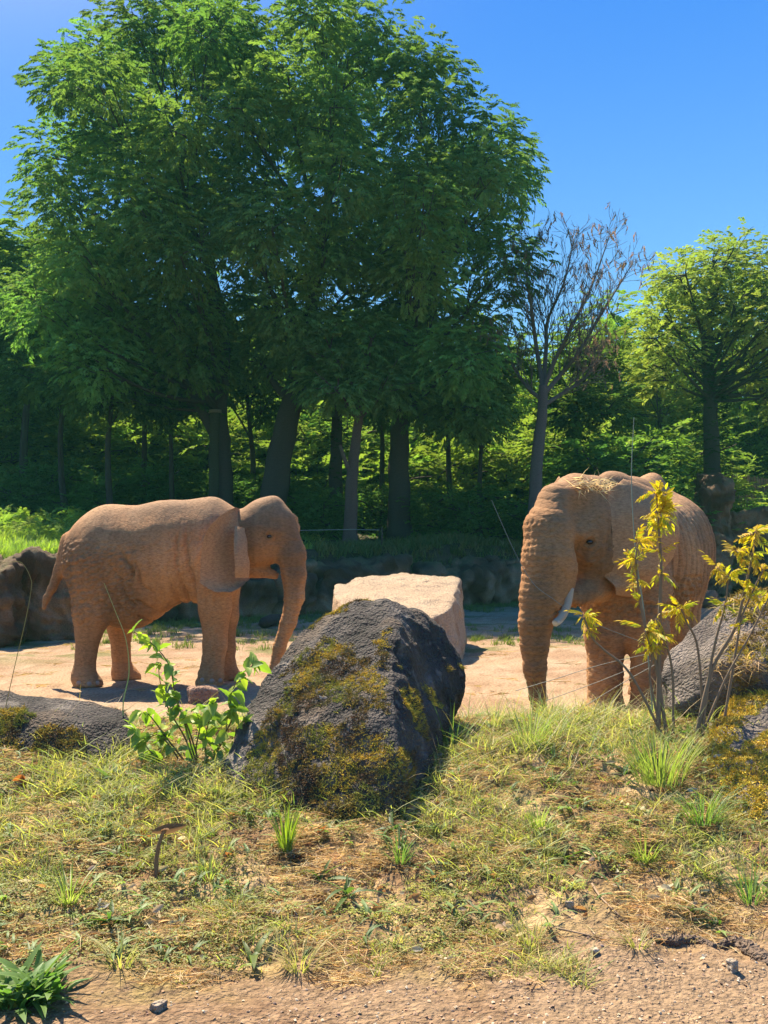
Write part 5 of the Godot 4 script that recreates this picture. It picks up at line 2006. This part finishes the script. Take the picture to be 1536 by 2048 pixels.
func build_plants() -> void:
	# ---- leafy bush left of the boulder
	var bases := [Color(0.36, 0.46, 0.09), Color(0.46, 0.52, 0.10), Color(0.24, 0.34, 0.08)]
	var lm := []
	for k in 6:
		lm.append(ovate(0.115, 0.062 + 0.006 * (k % 3), 0.25 + 0.12 * (k % 2), bases[k % 3]).mesh())
	var root := P(402, 1550, 6.55)
	root.y = hgt(root.x, root.z)
	var bush := thing("leafy_sapling", "bright green broad-leaved sapling growing left of the mossy boulder", "sapling", root)
	var stems := [
		[[400, 1552], [374, 1462], [351, 1388], [338, 1330], [305, 1288], [268, 1264]], [[405, 1552], [382, 1472], [362, 1422], [352, 1400]], [[392, 1552], [338, 1482], [302, 1434], [286, 1424]],
		[[412, 1552], [442, 1482], [466, 1432], [461, 1392], [486, 1346], [512, 1328]], [[414, 1555], [434, 1505], [450, 1470], [456, 1420]], [[386, 1555], [310, 1512], [268, 1456]], [[396, 1552], [372, 1480], [338, 1420], [322, 1372], [316, 1326]],
		[[420, 1556], [410, 1490], [418, 1440], [424, 1405]], [[380, 1555], [345, 1500], [318, 1470], [290, 1480]], [[426, 1556], [448, 1520], [474, 1490], [492, 1440]], [[400, 1555], [392, 1500], [400, 1450], [388, 1415]]]
	for s in stems:
		var sp := stem(bush, s, 6.55, 6.45, 0.007, 0.002, Color(0.14, 0.10, 0.045))
		var step := 0
		for k in range(int(sp.size() * 0.38), sp.size()):
			step += 1
			for j in (3 if k < sp.size() - 1 else 5):
				var along: Vector3 = (sp[k] - sp[k - 1]).normalized()
				var dir := along * 0.5 + rv(0.9) + Vector3(0, -0.35, 0.1)
				if rng.randf() < 0.5:
					put_leaf("leaf", lm[rng.randi() % 6], M.young_leaf, bush, sp[k] + rv(0.012), dir, rr(0.5, 1.1))
	for k in 34:
		var o := G(rr(270, 480), rr(1490, 1550))
		put_leaf("leaf", lm[2 + 3 * (rng.randi() % 2)], M.young_leaf, bush, o + Vector3(0, rr(0.02, 0.16), 0), rv(1.0) + Vector3(0, 0.1, 0.3), rr(0.35, 0.8))
	# ---- yellow-leaved saplings in front of the right elephant
	var yel := [Color(0.82, 0.54, 0.045), Color(0.66, 0.54, 0.05), Color(0.84, 0.48, 0.055)]
	var red := [Color(0.50, 0.52, 0.06), Color(0.66, 0.40, 0.07), Color(0.44, 0.48, 0.06)]
	var pm := []
	for k in 6:
		pm.append(pinnate(0.165, 4 + k % 3, 0.25 + 0.15 * (k % 3), yel[k % 3], red[(k + k / 3) % 3]).mesh())
	var bark := Color(0.21, 0.15, 0.10)
	root = P(1322, 1432, 6.85)
	root.y = hgt(root.x, root.z)
	var s1 := thing("yellow_sapling", "taller clump of saplings with yellow feather leaves in front of the right elephant", "sapling", root)
	var rods := [
		[[1316, 1440], [1318, 1330], [1320, 1220], [1322, 1130], [1317, 1050], [1312, 985]], [[1334, 1440], [1312, 1330], [1291, 1255], [1278, 1185], [1272, 1120], [1276, 1086]], [[1346, 1440], [1345, 1350], [1330, 1280], [1312, 1238]],
		[[1408, 1440], [1396, 1300], [1374, 1246], [1362, 1218]], [[1330, 1445], [1262, 1350], [1208, 1300], [1184, 1275], [1168, 1234]], [[1326, 1440], [1300, 1360], [1304, 1310], [1290, 1262]]]
	var clumps := [
		[[1312, 985, 5, 1.0], [1316, 1030, 5, 1.15], [1318, 1062, 4, 0.9], [1321, 1150, 3, 0.8], [1319, 1105, 3, 0.8], [1330, 1022, 4, 1.35]], [[1276, 1086, 4, 0.95], [1272, 1120, 4, 0.95], [1275, 1160, 4, 0.9], [1282, 1200, 2, 0.6]], [[1312, 1238, 3, 0.7], [1325, 1270, 2, 0.8]],
		[[1362, 1218, 7, 0.95]], [[1168, 1234, 7, 0.85], [1178, 1262, 3, 0.6]], [[1290, 1262, 5, 1.0], [1300, 1295, 3, 0.8]]]
	for k in rods.size():
		stem(s1, rods[k], 6.85, 6.75, [0.019, 0.014, 0.011, 0.010, 0.010, 0.009][k], 0.005, bark)
		for c in clumps[k]:
			var o := P(c[0], c[1], 6.78)
			for j in int(c[2] * 2.0):
				put_leaf("leaf", pm[rng.randi() % 6], M.young_leaf, s1, o + rv(0.012), rv(1.0) + Vector3(0, 0.25, 0), c[3] * rr(0.35, 0.85))
	root = P(1400, 1440, 6.7)
	root.y = hgt(root.x, root.z)
	var s2 := thing("yellow_sapling", "leaning saplings with yellow feather leaves at the right edge, over the mossy mound", "sapling", root)
	rods = [[[1390, 1450], [1424, 1340], [1470, 1256], [1490, 1176], [1505, 1110], [1512, 1064]], [[1402, 1440], [1420, 1340], [1434, 1270], [1450, 1212], [1456, 1160]], [[1440, 1400], [1472, 1300], [1482, 1240], [1502, 1190], [1526, 1140]], [[1400, 1450], [1450, 1360], [1500, 1270], [1545, 1180]]]
	clumps = [[[1512, 1064, 6, 1.0], [1503, 1110, 5, 0.9], [1492, 1170, 3, 0.7], [1470, 1100, 4, 0.9]], [[1456, 1150, 6, 0.9], [1436, 1136, 4, 0.9], [1448, 1212, 4, 0.7]], [[1526, 1140, 5, 1.0], [1506, 1180, 4, 0.85], [1478, 1250, 3, 0.5]], [[1545, 1180, 4, 0.9]]]
	for k in rods.size():
		stem(s2, rods[k], 6.7, 6.6, [0.016, 0.012, 0.010, 0.009][k], 0.0045, bark)
		for c in clumps[k]:
			var o := P(c[0], c[1], 6.62)
			for j in int(c[2] * 2.0):
				put_leaf("leaf", pm[rng.randi() % 6], M.young_leaf, s2, o + rv(0.012), rv(1.0) + Vector3(0, 0.25, 0), c[3] * rr(0.35, 0.85))
	# ---- tufts one can tell apart: label, column, row, blades, height, blade width, spread, colours
	var fresh := Color(0.25, 0.32, 0.075)
	var pale := Color(0.46, 0.46, 0.17)
	var straw := Color(0.60, 0.48, 0.23)
	var blue := Color(0.14, 0.24, 0.09)
	tuft_thing("grass_clump", "tall dense grass clump below the yellow saplings", 1318, 1560, 260, 0.42, 0.006, 0.55, fresh, pale, 0.16)
	tuft_thing("grass_clump", "sprawling grass clump at the foot of the mossy mound", 1405, 1640, 110, 0.26, 0.006, 0.9, fresh, blue, 0.10)
	tuft_thing("grass_clump", "feathery grass standing against the right elephant's trunk tip", 1060, 1490, 90, 0.42, 0.005, 0.65, fresh, pale, 0.10)
	tuft_thing("grass_clump", "dark grass clump in the shadow right of the mossy boulder", 905, 1500, 60, 0.40, 0.007, 0.7, blue, fresh, 0.07)
	tuft_thing("grass_clump", "bright upright grass tuft below the left half of the mossy boulder", 572, 1700, 80, 0.30, 0.008, 0.35, fresh, Color(0.30, 0.36, 0.04), 0.035)
	tuft_thing("grass_clump", "loose green tuft at far left, above the broad-leaved plant in the corner", 140, 1800, 70, 0.24, 0.006, 0.8, fresh, pale, 0.06)
	tuft_thing("grass_clump", "low dry tuft on the bare soil below the mossy boulder", 600, 1930, 90, 0.15, 0.005, 0.9, Color(0.24, 0.24, 0.06), straw, 0.07)
	tuft_thing("grass_clump", "small tuft casting streaky shade at the edge of the sandy path", 1060, 1890, 60, 0.16, 0.005, 0.7, Color(0.22, 0.24, 0.06), straw, 0.05)
	tuft_thing("grass_clump", "yellowish tuft left of the exposed root", 1275, 1890, 50, 0.12, 0.005, 0.9, Color(0.28, 0.28, 0.07), straw, 0.05)
	tuft_thing("grass_clump", "pale tuft in the middle of the right half of the bank", 1290, 1720, 80, 0.22, 0.006, 0.8, pale, fresh, 0.06)
	tuft_thing("grass_clump", "tuft with upright tips right of centre, above the crooked twig", 1080, 1660, 60, 0.20, 0.008, 0.6, fresh, pale, 0.05)
	tuft_thing("grass_clump", "thin tuft left of centre near the path", 240, 1930, 45, 0.18, 0.005, 0.8, pale, straw, 0.05)
	tuft_thing("grass_clump", "grass tuft between the dead stalk and the bright upright tuft", 420, 1760, 45, 0.2, 0.006, 0.7, fresh, pale, 0.05)
	tuft_thing("grass_clump", "tuft straight below the mossy boulder's ridge", 800, 1720, 60, 0.2, 0.007, 0.7, fresh, blue, 0.05)
	tuft_thing("grass_clump", "tuft at the right edge under the mossy mound", 1500, 1800, 60, 0.2, 0.006, 0.7, fresh, blue, 0.06)
	tuft_thing("grass_clump", "tuft of pale bents on the crest between boulder and trunk tip", 985, 1455, 40, 0.34, 0.004, 0.7, straw, pale, 0.06)
	# ---- leafy weeds
	var weed := Color(0.12, 0.19, 0.05)
	rosette("lush plant of long lance leaves in the bottom left corner", 60, 1995, 130, 0.25, 0.14, 2.8, Color(0.17, 0.28, 0.075))
	rosette("weed with pale ribbed leaves below the low rock's right end", 225, 1560, 6, 0.22, 0.17, 1.6, Color(0.17, 0.22, 0.11))
	rosette("narrow-leaved weed at the lower left foot of the mossy boulder", 545, 1600, 7, 0.19, 0.15, 1.8, Color(0.14, 0.21, 0.08))
	rosette("upright weed with one long leaf near the path, below centre left", 500, 1930, 5, 0.19, 0.16, 1.5, Color(0.17, 0.24, 0.06))
	rosette("drooping grey-green weed right of the dead stalk", 480, 1800, 7, 0.16, 0.16, 1.0, Color(0.16, 0.21, 0.09))
	rosette("spreading weed below the bright upright tuft", 690, 1790, 8, 0.17, 0.15, 0.8, weed)
	rosette("dark weed in the shade under the boulder's right foot", 790, 1660, 9, 0.17, 0.17, 0.7, Color(0.08, 0.14, 0.05))
	rosette("small yellow-green leaves at the boulder's right foot", 835, 1540, 9, 0.12, 0.3, 1.1, Color(0.24, 0.33, 0.05))
	rosette("curled silvery leaf standing right of the boulder's foot", 905, 1700, 3, 0.15, 0.16, 2.2, Color(0.22, 0.26, 0.18))
	rosette("thin weed left of the dead stalk", 225, 1840, 6, 0.17, 0.14, 1.3, weed)
	rosette("weed among short grass right of the bright upright tuft", 640, 1760, 6, 0.15, 0.16, 1.2, weed)
	rosette("green weed on the right of the bank, above the crooked twig", 1130, 1720, 8, 0.14, 0.17, 0.9, weed)
	rosette("leafy weed among the stems of the taller yellow sapling", 1375, 1470, 10, 0.13, 0.35, 0.9, Color(0.20, 0.30, 0.05))
	rosette("bright weed at the right edge near the exposed root", 1520, 1770, 7, 0.12, 0.25, 1.0, Color(0.22, 0.32, 0.05))
	rosette("weed close to the path above the white stone", 1430, 1850, 5, 0.11, 0.2, 1.5, weed)
	# ---- straw on the rocks at right
	for q in [[1460, 1215, 7.7], [1500, 1235, 7.5], [1440, 1330, 7.05], [1500, 1330, 6.9], [1475, 1280, 7.2], [1530, 1285, 7.2]]:
		var o := P(q[0], q[1], q[2])
		var mb := MB.new()
		for k in 46:
			var a := rr(0, TAU)
			mb.blade(o + rv(0.05), Vector3(cos(a), rr(0.0, 0.9), sin(a) * 0.6 + 0.3), rr(0.08, 0.26), 0.005, Vector3(cos(a) * 0.3, -rr(0.3, 1.0), 0.2), tint(Color(0.60, 0.46, 0.24), 0.3), 4)
		single("straw_tuft", mb, M.dry, "dead straw hanging over the rocks at the right edge, behind the leaning saplings", "grass tuft", o, "straw on the rocks at right")
	# ---- stalks and wires
	var stalk := MB.new()
	var path := []
	for q in [[10, 1420], [30, 1330], [50, 1245], [62, 1180], [61, 1156], [44, 1126], [20, 1124], [-12, 1128]]:
		path.append(P(q[0], q[1], 7.0))
	path[0] = Vector3(path[0].x, minf(path[0].y, hgt(path[0].x, path[0].z) + 0.3), path[0].z)
	stalk.tube(spline(path, 5), taper(0.003, 0.0014, 36), 5, Color(0.34, 0.32, 0.16))
	single("grass_stalk", stalk, M.dry, "long dry stalk bent sharply at its top, at the left edge", "stalk", path[0])
	stalk = MB.new()
	path = []
	for q in [[246, 1440], [247, 1400], [258, 1345], [252, 1280], [232, 1226], [208, 1166]]:
		path.append(P(q[0], q[1], 7.0))
	stalk.tube(spline(path, 5), taper(0.005, 0.0015, 26), 5, Color(0.40, 0.44, 0.26))
	single("grass_stalk", stalk, M.grass, "long green stalk arching in front of the left elephant's hind leg", "stalk", path[0])
	var wf := thing("wire_fence", "thin electric fence wires hanging from a whip-like rod in front of the right elephant", "wire", on_ground(1.9, -7.15))
	for w in [[[983, 1000], [1030, 1105], [1066, 1166], [1105, 1197], [1150, 1228], [1210, 1256], [1300, 1290]], [[1030, 1382], [1110, 1358], [1200, 1330], [1312, 1304]], [[1090, 1402], [1190, 1366], [1250, 1342], [1314, 1316]], [[1170, 1412], [1245, 1366], [1316, 1326]]]:
		var wm := MB.new()
		var pts := []
		for q in w:
			pts.append(P(q[0], q[1], 7.15))
		var sp := spline(pts, 6)
		wm.tube(sp, taper(0.0022, 0.0022, sp.size()), 5, Color(0.75, 0.75, 0.7))
		part("wire_strand", wm, M.wire, wf)
	var rod := MB.new()
	var rp := [P(1308, 1440, 7.15), P(1290, 1240, 7.15), P(1272, 1110, 7.15), P(1263, 960, 7.15), P(1268, 835, 7.15)]
	rp[0].y = hgt(rp[0].x, rp[0].z) - 0.05
	var sp2 := spline(rp, 6)
	rod.tube(sp2, taper(0.006, 0.0025, sp2.size()), 6, Color(0.22, 0.26, 0.2))
	part("rod", rod, M.stem, wf)


func build_litter() -> void:
	# ---- the dead stalk with a withered leaf on top
	var o := G(312, 1752)
	var t := thing("dead_stalk", "dead brown stalk with a withered leaf on top standing in the weeds at left", "stalk", o)
	var mb := MB.new()
	var tip := o + Vector3(0.045, 0.235, 0.0)
	mb.tube(spline([o + Vector3(0, -0.03, 0), o + Vector3(0.002, 0.08, 0.0), o + Vector3(0.018, 0.17, 0.01), tip], 5), taper(0.013, 0.008, 16), 8, Color(0.22, 0.13, 0.07), 0.12)
	part("stalk", mb, M.stem, t)
	mb = MB.new()
	mb.blade(tip + Vector3(-0.065, -0.012, 0.01), Vector3(1, 0.14, -0.2), 0.165, 0.05, Vector3(0.1, 0.05, 0.1), Color(0.24, 0.15, 0.085), 7, 1)
	mb.blade(tip + Vector3(-0.02, -0.01, 0.0), Vector3(0.7, 0.45, 0.4), 0.06, 0.03, Vector3(0, -0.3, 0), Color(0.27, 0.17, 0.1), 5, 1)
	part("withered_leaf", mb, M.dry, t)
	# ---- trampled hay on the paddock
	var hw := []
	var hc := []
	var hg := MB.new()
	for k in 9:
		var a := rr(0, TAU)
		hg.blade(Vector3(rr(-0.1, 0.1), rr(0.004, 0.02), rr(-0.1, 0.1)), Vector3(cos(a), rr(-0.02, 0.12), sin(a)), rr(0.06, 0.18), 0.008, Vector3(rr(-0.3, 0.3), 0, rr(-0.3, 0.3)), tint(Color.WHITE, 0.3), 2)
	for k in 420:
		var p := on_ground(rr(-6.5, 5.5), -rr(9.6, 22.0))
		if nz.get_noise_2d(p.x * 45.0, p.z * 45.0) < 0.02:
			continue
		hw.append(Transform3D(Basis(Vector3.UP, rr(0, TAU)).scaled(Vector3.ONE * rr(0.6, 1.3)), p))
		hc.append(tint(Color(0.50, 0.37, 0.19), 0.3))
	many("trampled_hay", hg.mesh(), M.dry, hw, hc, self, "wisps of hay trampled into the sand of the paddock", "hay")
	# ---- fallen leaves
	var lv := [
		[52, 1565, 0.13, Color(0.42, 0.17, 0.05), "orange dead leaf on the ground below the low rock at left"], [280, 1683, 0.085, Color(0.50, 0.20, 0.05), "orange dead leaf left of the dead stalk's top"], [636, 1668, 0.085, Color(0.45, 0.17, 0.045), "orange dead leaf right of the bright upright tuft"],
		[518, 1592, 0.1, Color(0.30, 0.14, 0.07), "brown dead leaf at the left foot of the mossy boulder"], [455, 1718, 0.07, Color(0.44, 0.2, 0.07), "small tan dead leaf in the middle of the left bank"], [585, 1722, 0.12, Color(0.13, 0.07, 0.04), "dark curled leaf under the bright upright tuft"],
		[720, 1592, 0.09, Color(0.45, 0.41, 0.37), "greyish scrap at the foot of the mossy boulder"], [270, 1585, 0.075, Color(0.52, 0.45, 0.35), "white scrap left of the leafy sapling's foot"], [340, 1556, 0.07, Color(0.48, 0.42, 0.33), "white scrap under the leafy sapling"],
		[412, 1632, 0.1, Color(0.55, 0.49, 0.38), "pale torn leaf above and right of the dead stalk"], [195, 1822, 0.11, Color(0.60, 0.56, 0.47), "pale flat leaf in the grass at lower left"], [548, 1830, 0.07, Color(0.52, 0.48, 0.36), "pale leaf below the bright upright tuft"],
		[882, 1738, 0.06, Color(0.52, 0.45, 0.36), "white scrap on the soil below the boulder's right foot"], [1010, 1862, 0.07, Color(0.58, 0.46, 0.36), "pale chip above the sandy path, right of centre"], [1325, 1782, 0.11, Color(0.66, 0.6, 0.42), "long pale husk on the right of the bank"],
		[1410, 1926, 0.035, Color(0.72, 0.68, 0.6), "small white chip left of the white stone"], [646, 1392, 0.06, Color(0.5, 0.46, 0.42), "grey dry leaf lying on the moss of the boulder"], [1430, 1460, 0.12, Color(0.68, 0.62, 0.55), "pale withered flower heads beside the mossy mound"]]
	for l in lv:
		var p := G(l[0], l[1], 0.02)
		if l[0] == 646:
			p = P(646, 1392, 5.98)
		var m := MB.new()
		var a := rr(0, TAU)
		for k in 3:
			m.blade(p + rv(0.01), Vector3(cos(a + k * 0.9), rr(-0.05, 0.2), sin(a + k * 0.9)), l[2] * rr(0.45, 0.8), l[2] * rr(0.25, 0.42), Vector3(rr(-0.3, 0.3), rr(-0.2, 0.35), rr(-0.3, 0.3)), tint(l[3], 0.12), 6, 1)
		single("fallen_leaf", m, M.dry, l[4], "leaf", p, "leaves and scraps fallen on the bank")
	# ---- twigs and roots
	var tw := [
		[[[1184, 1772], [1200, 1800], [1222, 1822], [1252, 1848]], 0.006, "crooked pale twig on the right of the bank, pointing down at the path"], [[[1112, 1862], [1160, 1872], [1218, 1886]], 0.005, "thin straight twig at the edge of the sandy path"],
		[[[398, 1880], [432, 1872], [470, 1898]], 0.004, "thin twig on bare soil left of centre"], [[[70, 1620], [120, 1645], [170, 1690]], 0.0035, "thin twig in the weeds at far left"], [[[560, 1396], [620, 1368], [668, 1360]], 0.0, "x"], [[[1380, 1736], [1398, 1790], [1402, 1830]], 0.006, "whitish twig at the right edge below the mossy mound"],
		[[[850, 1620], [930, 1560], [1000, 1560]], 0.003, "fine bent twig right of the boulder"], [[[130, 1500], [200, 1512], [250, 1500]], 0.004, "dry twig under the low rock at left"]]
	for w in tw:
		if w[1] == 0.0:
			continue
		var pts := []
		for q in w[0]:
			pts.append(G(q[0], q[1], 0.008 + rr(0, 0.012)))
		var m := MB.new()
		var sp := spline(pts, 5)
		m.tube(sp, taper(w[1], w[1] * 0.5, sp.size()), 6, tint(Color(0.30, 0.21, 0.13), 0.2), 0.1)
		single("twig", m, M.stem, w[2], "twig", pts[0], "twigs lying on the bank")
	var roots := [[[[1262, 1866], [1312, 1878], [1345, 1884], [1388, 1880], [1430, 1894]], 0.028, "exposed grey root running along the edge of the path"], [[[1436, 1894], [1468, 1884], [1500, 1900], [1530, 1922], [1560, 1936]], 0.036, "knobbly reddish root at the right edge above the path"]]
	for w in roots:
		var pts := []
		for q in w[0]:
			pts.append(G(q[0], q[1], -0.003))
		var m := MB.new()
		var sp := spline(pts, 6)
		var rad := []
		for k in sp.size():
			rad.append(w[1] * (0.35 + 0.65 * sin(PI * (0.08 + 0.84 * k / sp.size()))) * rr(0.85, 1.1))
		m.tube(sp, rad, 12, Color(0.20, 0.14, 0.095), 0.22)
		single("root", m, M.rock, w[2], "root", pts[0], "exposed roots")
	# ---- stones
	var stone := func(p: Vector3, n: Vector3) -> Color:
		return mixc(Color(0.40, 0.31, 0.22), Color(0.56, 0.46, 0.35), 0.5 + nf.get_noise_3d(p.x * 500.0, p.y * 500.0, p.z * 500.0))
	var st := [[1465, 1940, Vector3(0.04, 0.05, 0.035), "small white three-cornered stone at the edge of the path, bottom right"], [318, 2018, Vector3(0.05, 0.03, 0.04), "white pebble on the bare soil at the bottom left"], [1140, 1812, Vector3(0.032, 0.025, 0.03), "round pale pebble right of centre in the weeds"], [1385, 1790, Vector3(0.025, 0.02, 0.02), "grey-white pebble above the exposed root"], [1190, 1905, Vector3(0.03, 0.02, 0.03), "flat pebble on the sandy edge under the thin straight twig"]]
	for s in st:
		var p := G(s[0], s[1])
		var c: Vector3 = p + Vector3(0, s[2].y * 0.3, 0)
		single("stone", rock(boulder_points(c, s[2] * 1.2, rr(0, 3)), 0.012, 1, 0.004, 700.0, stone), M.pale_rock, s[3], "stone", p, "small stones")
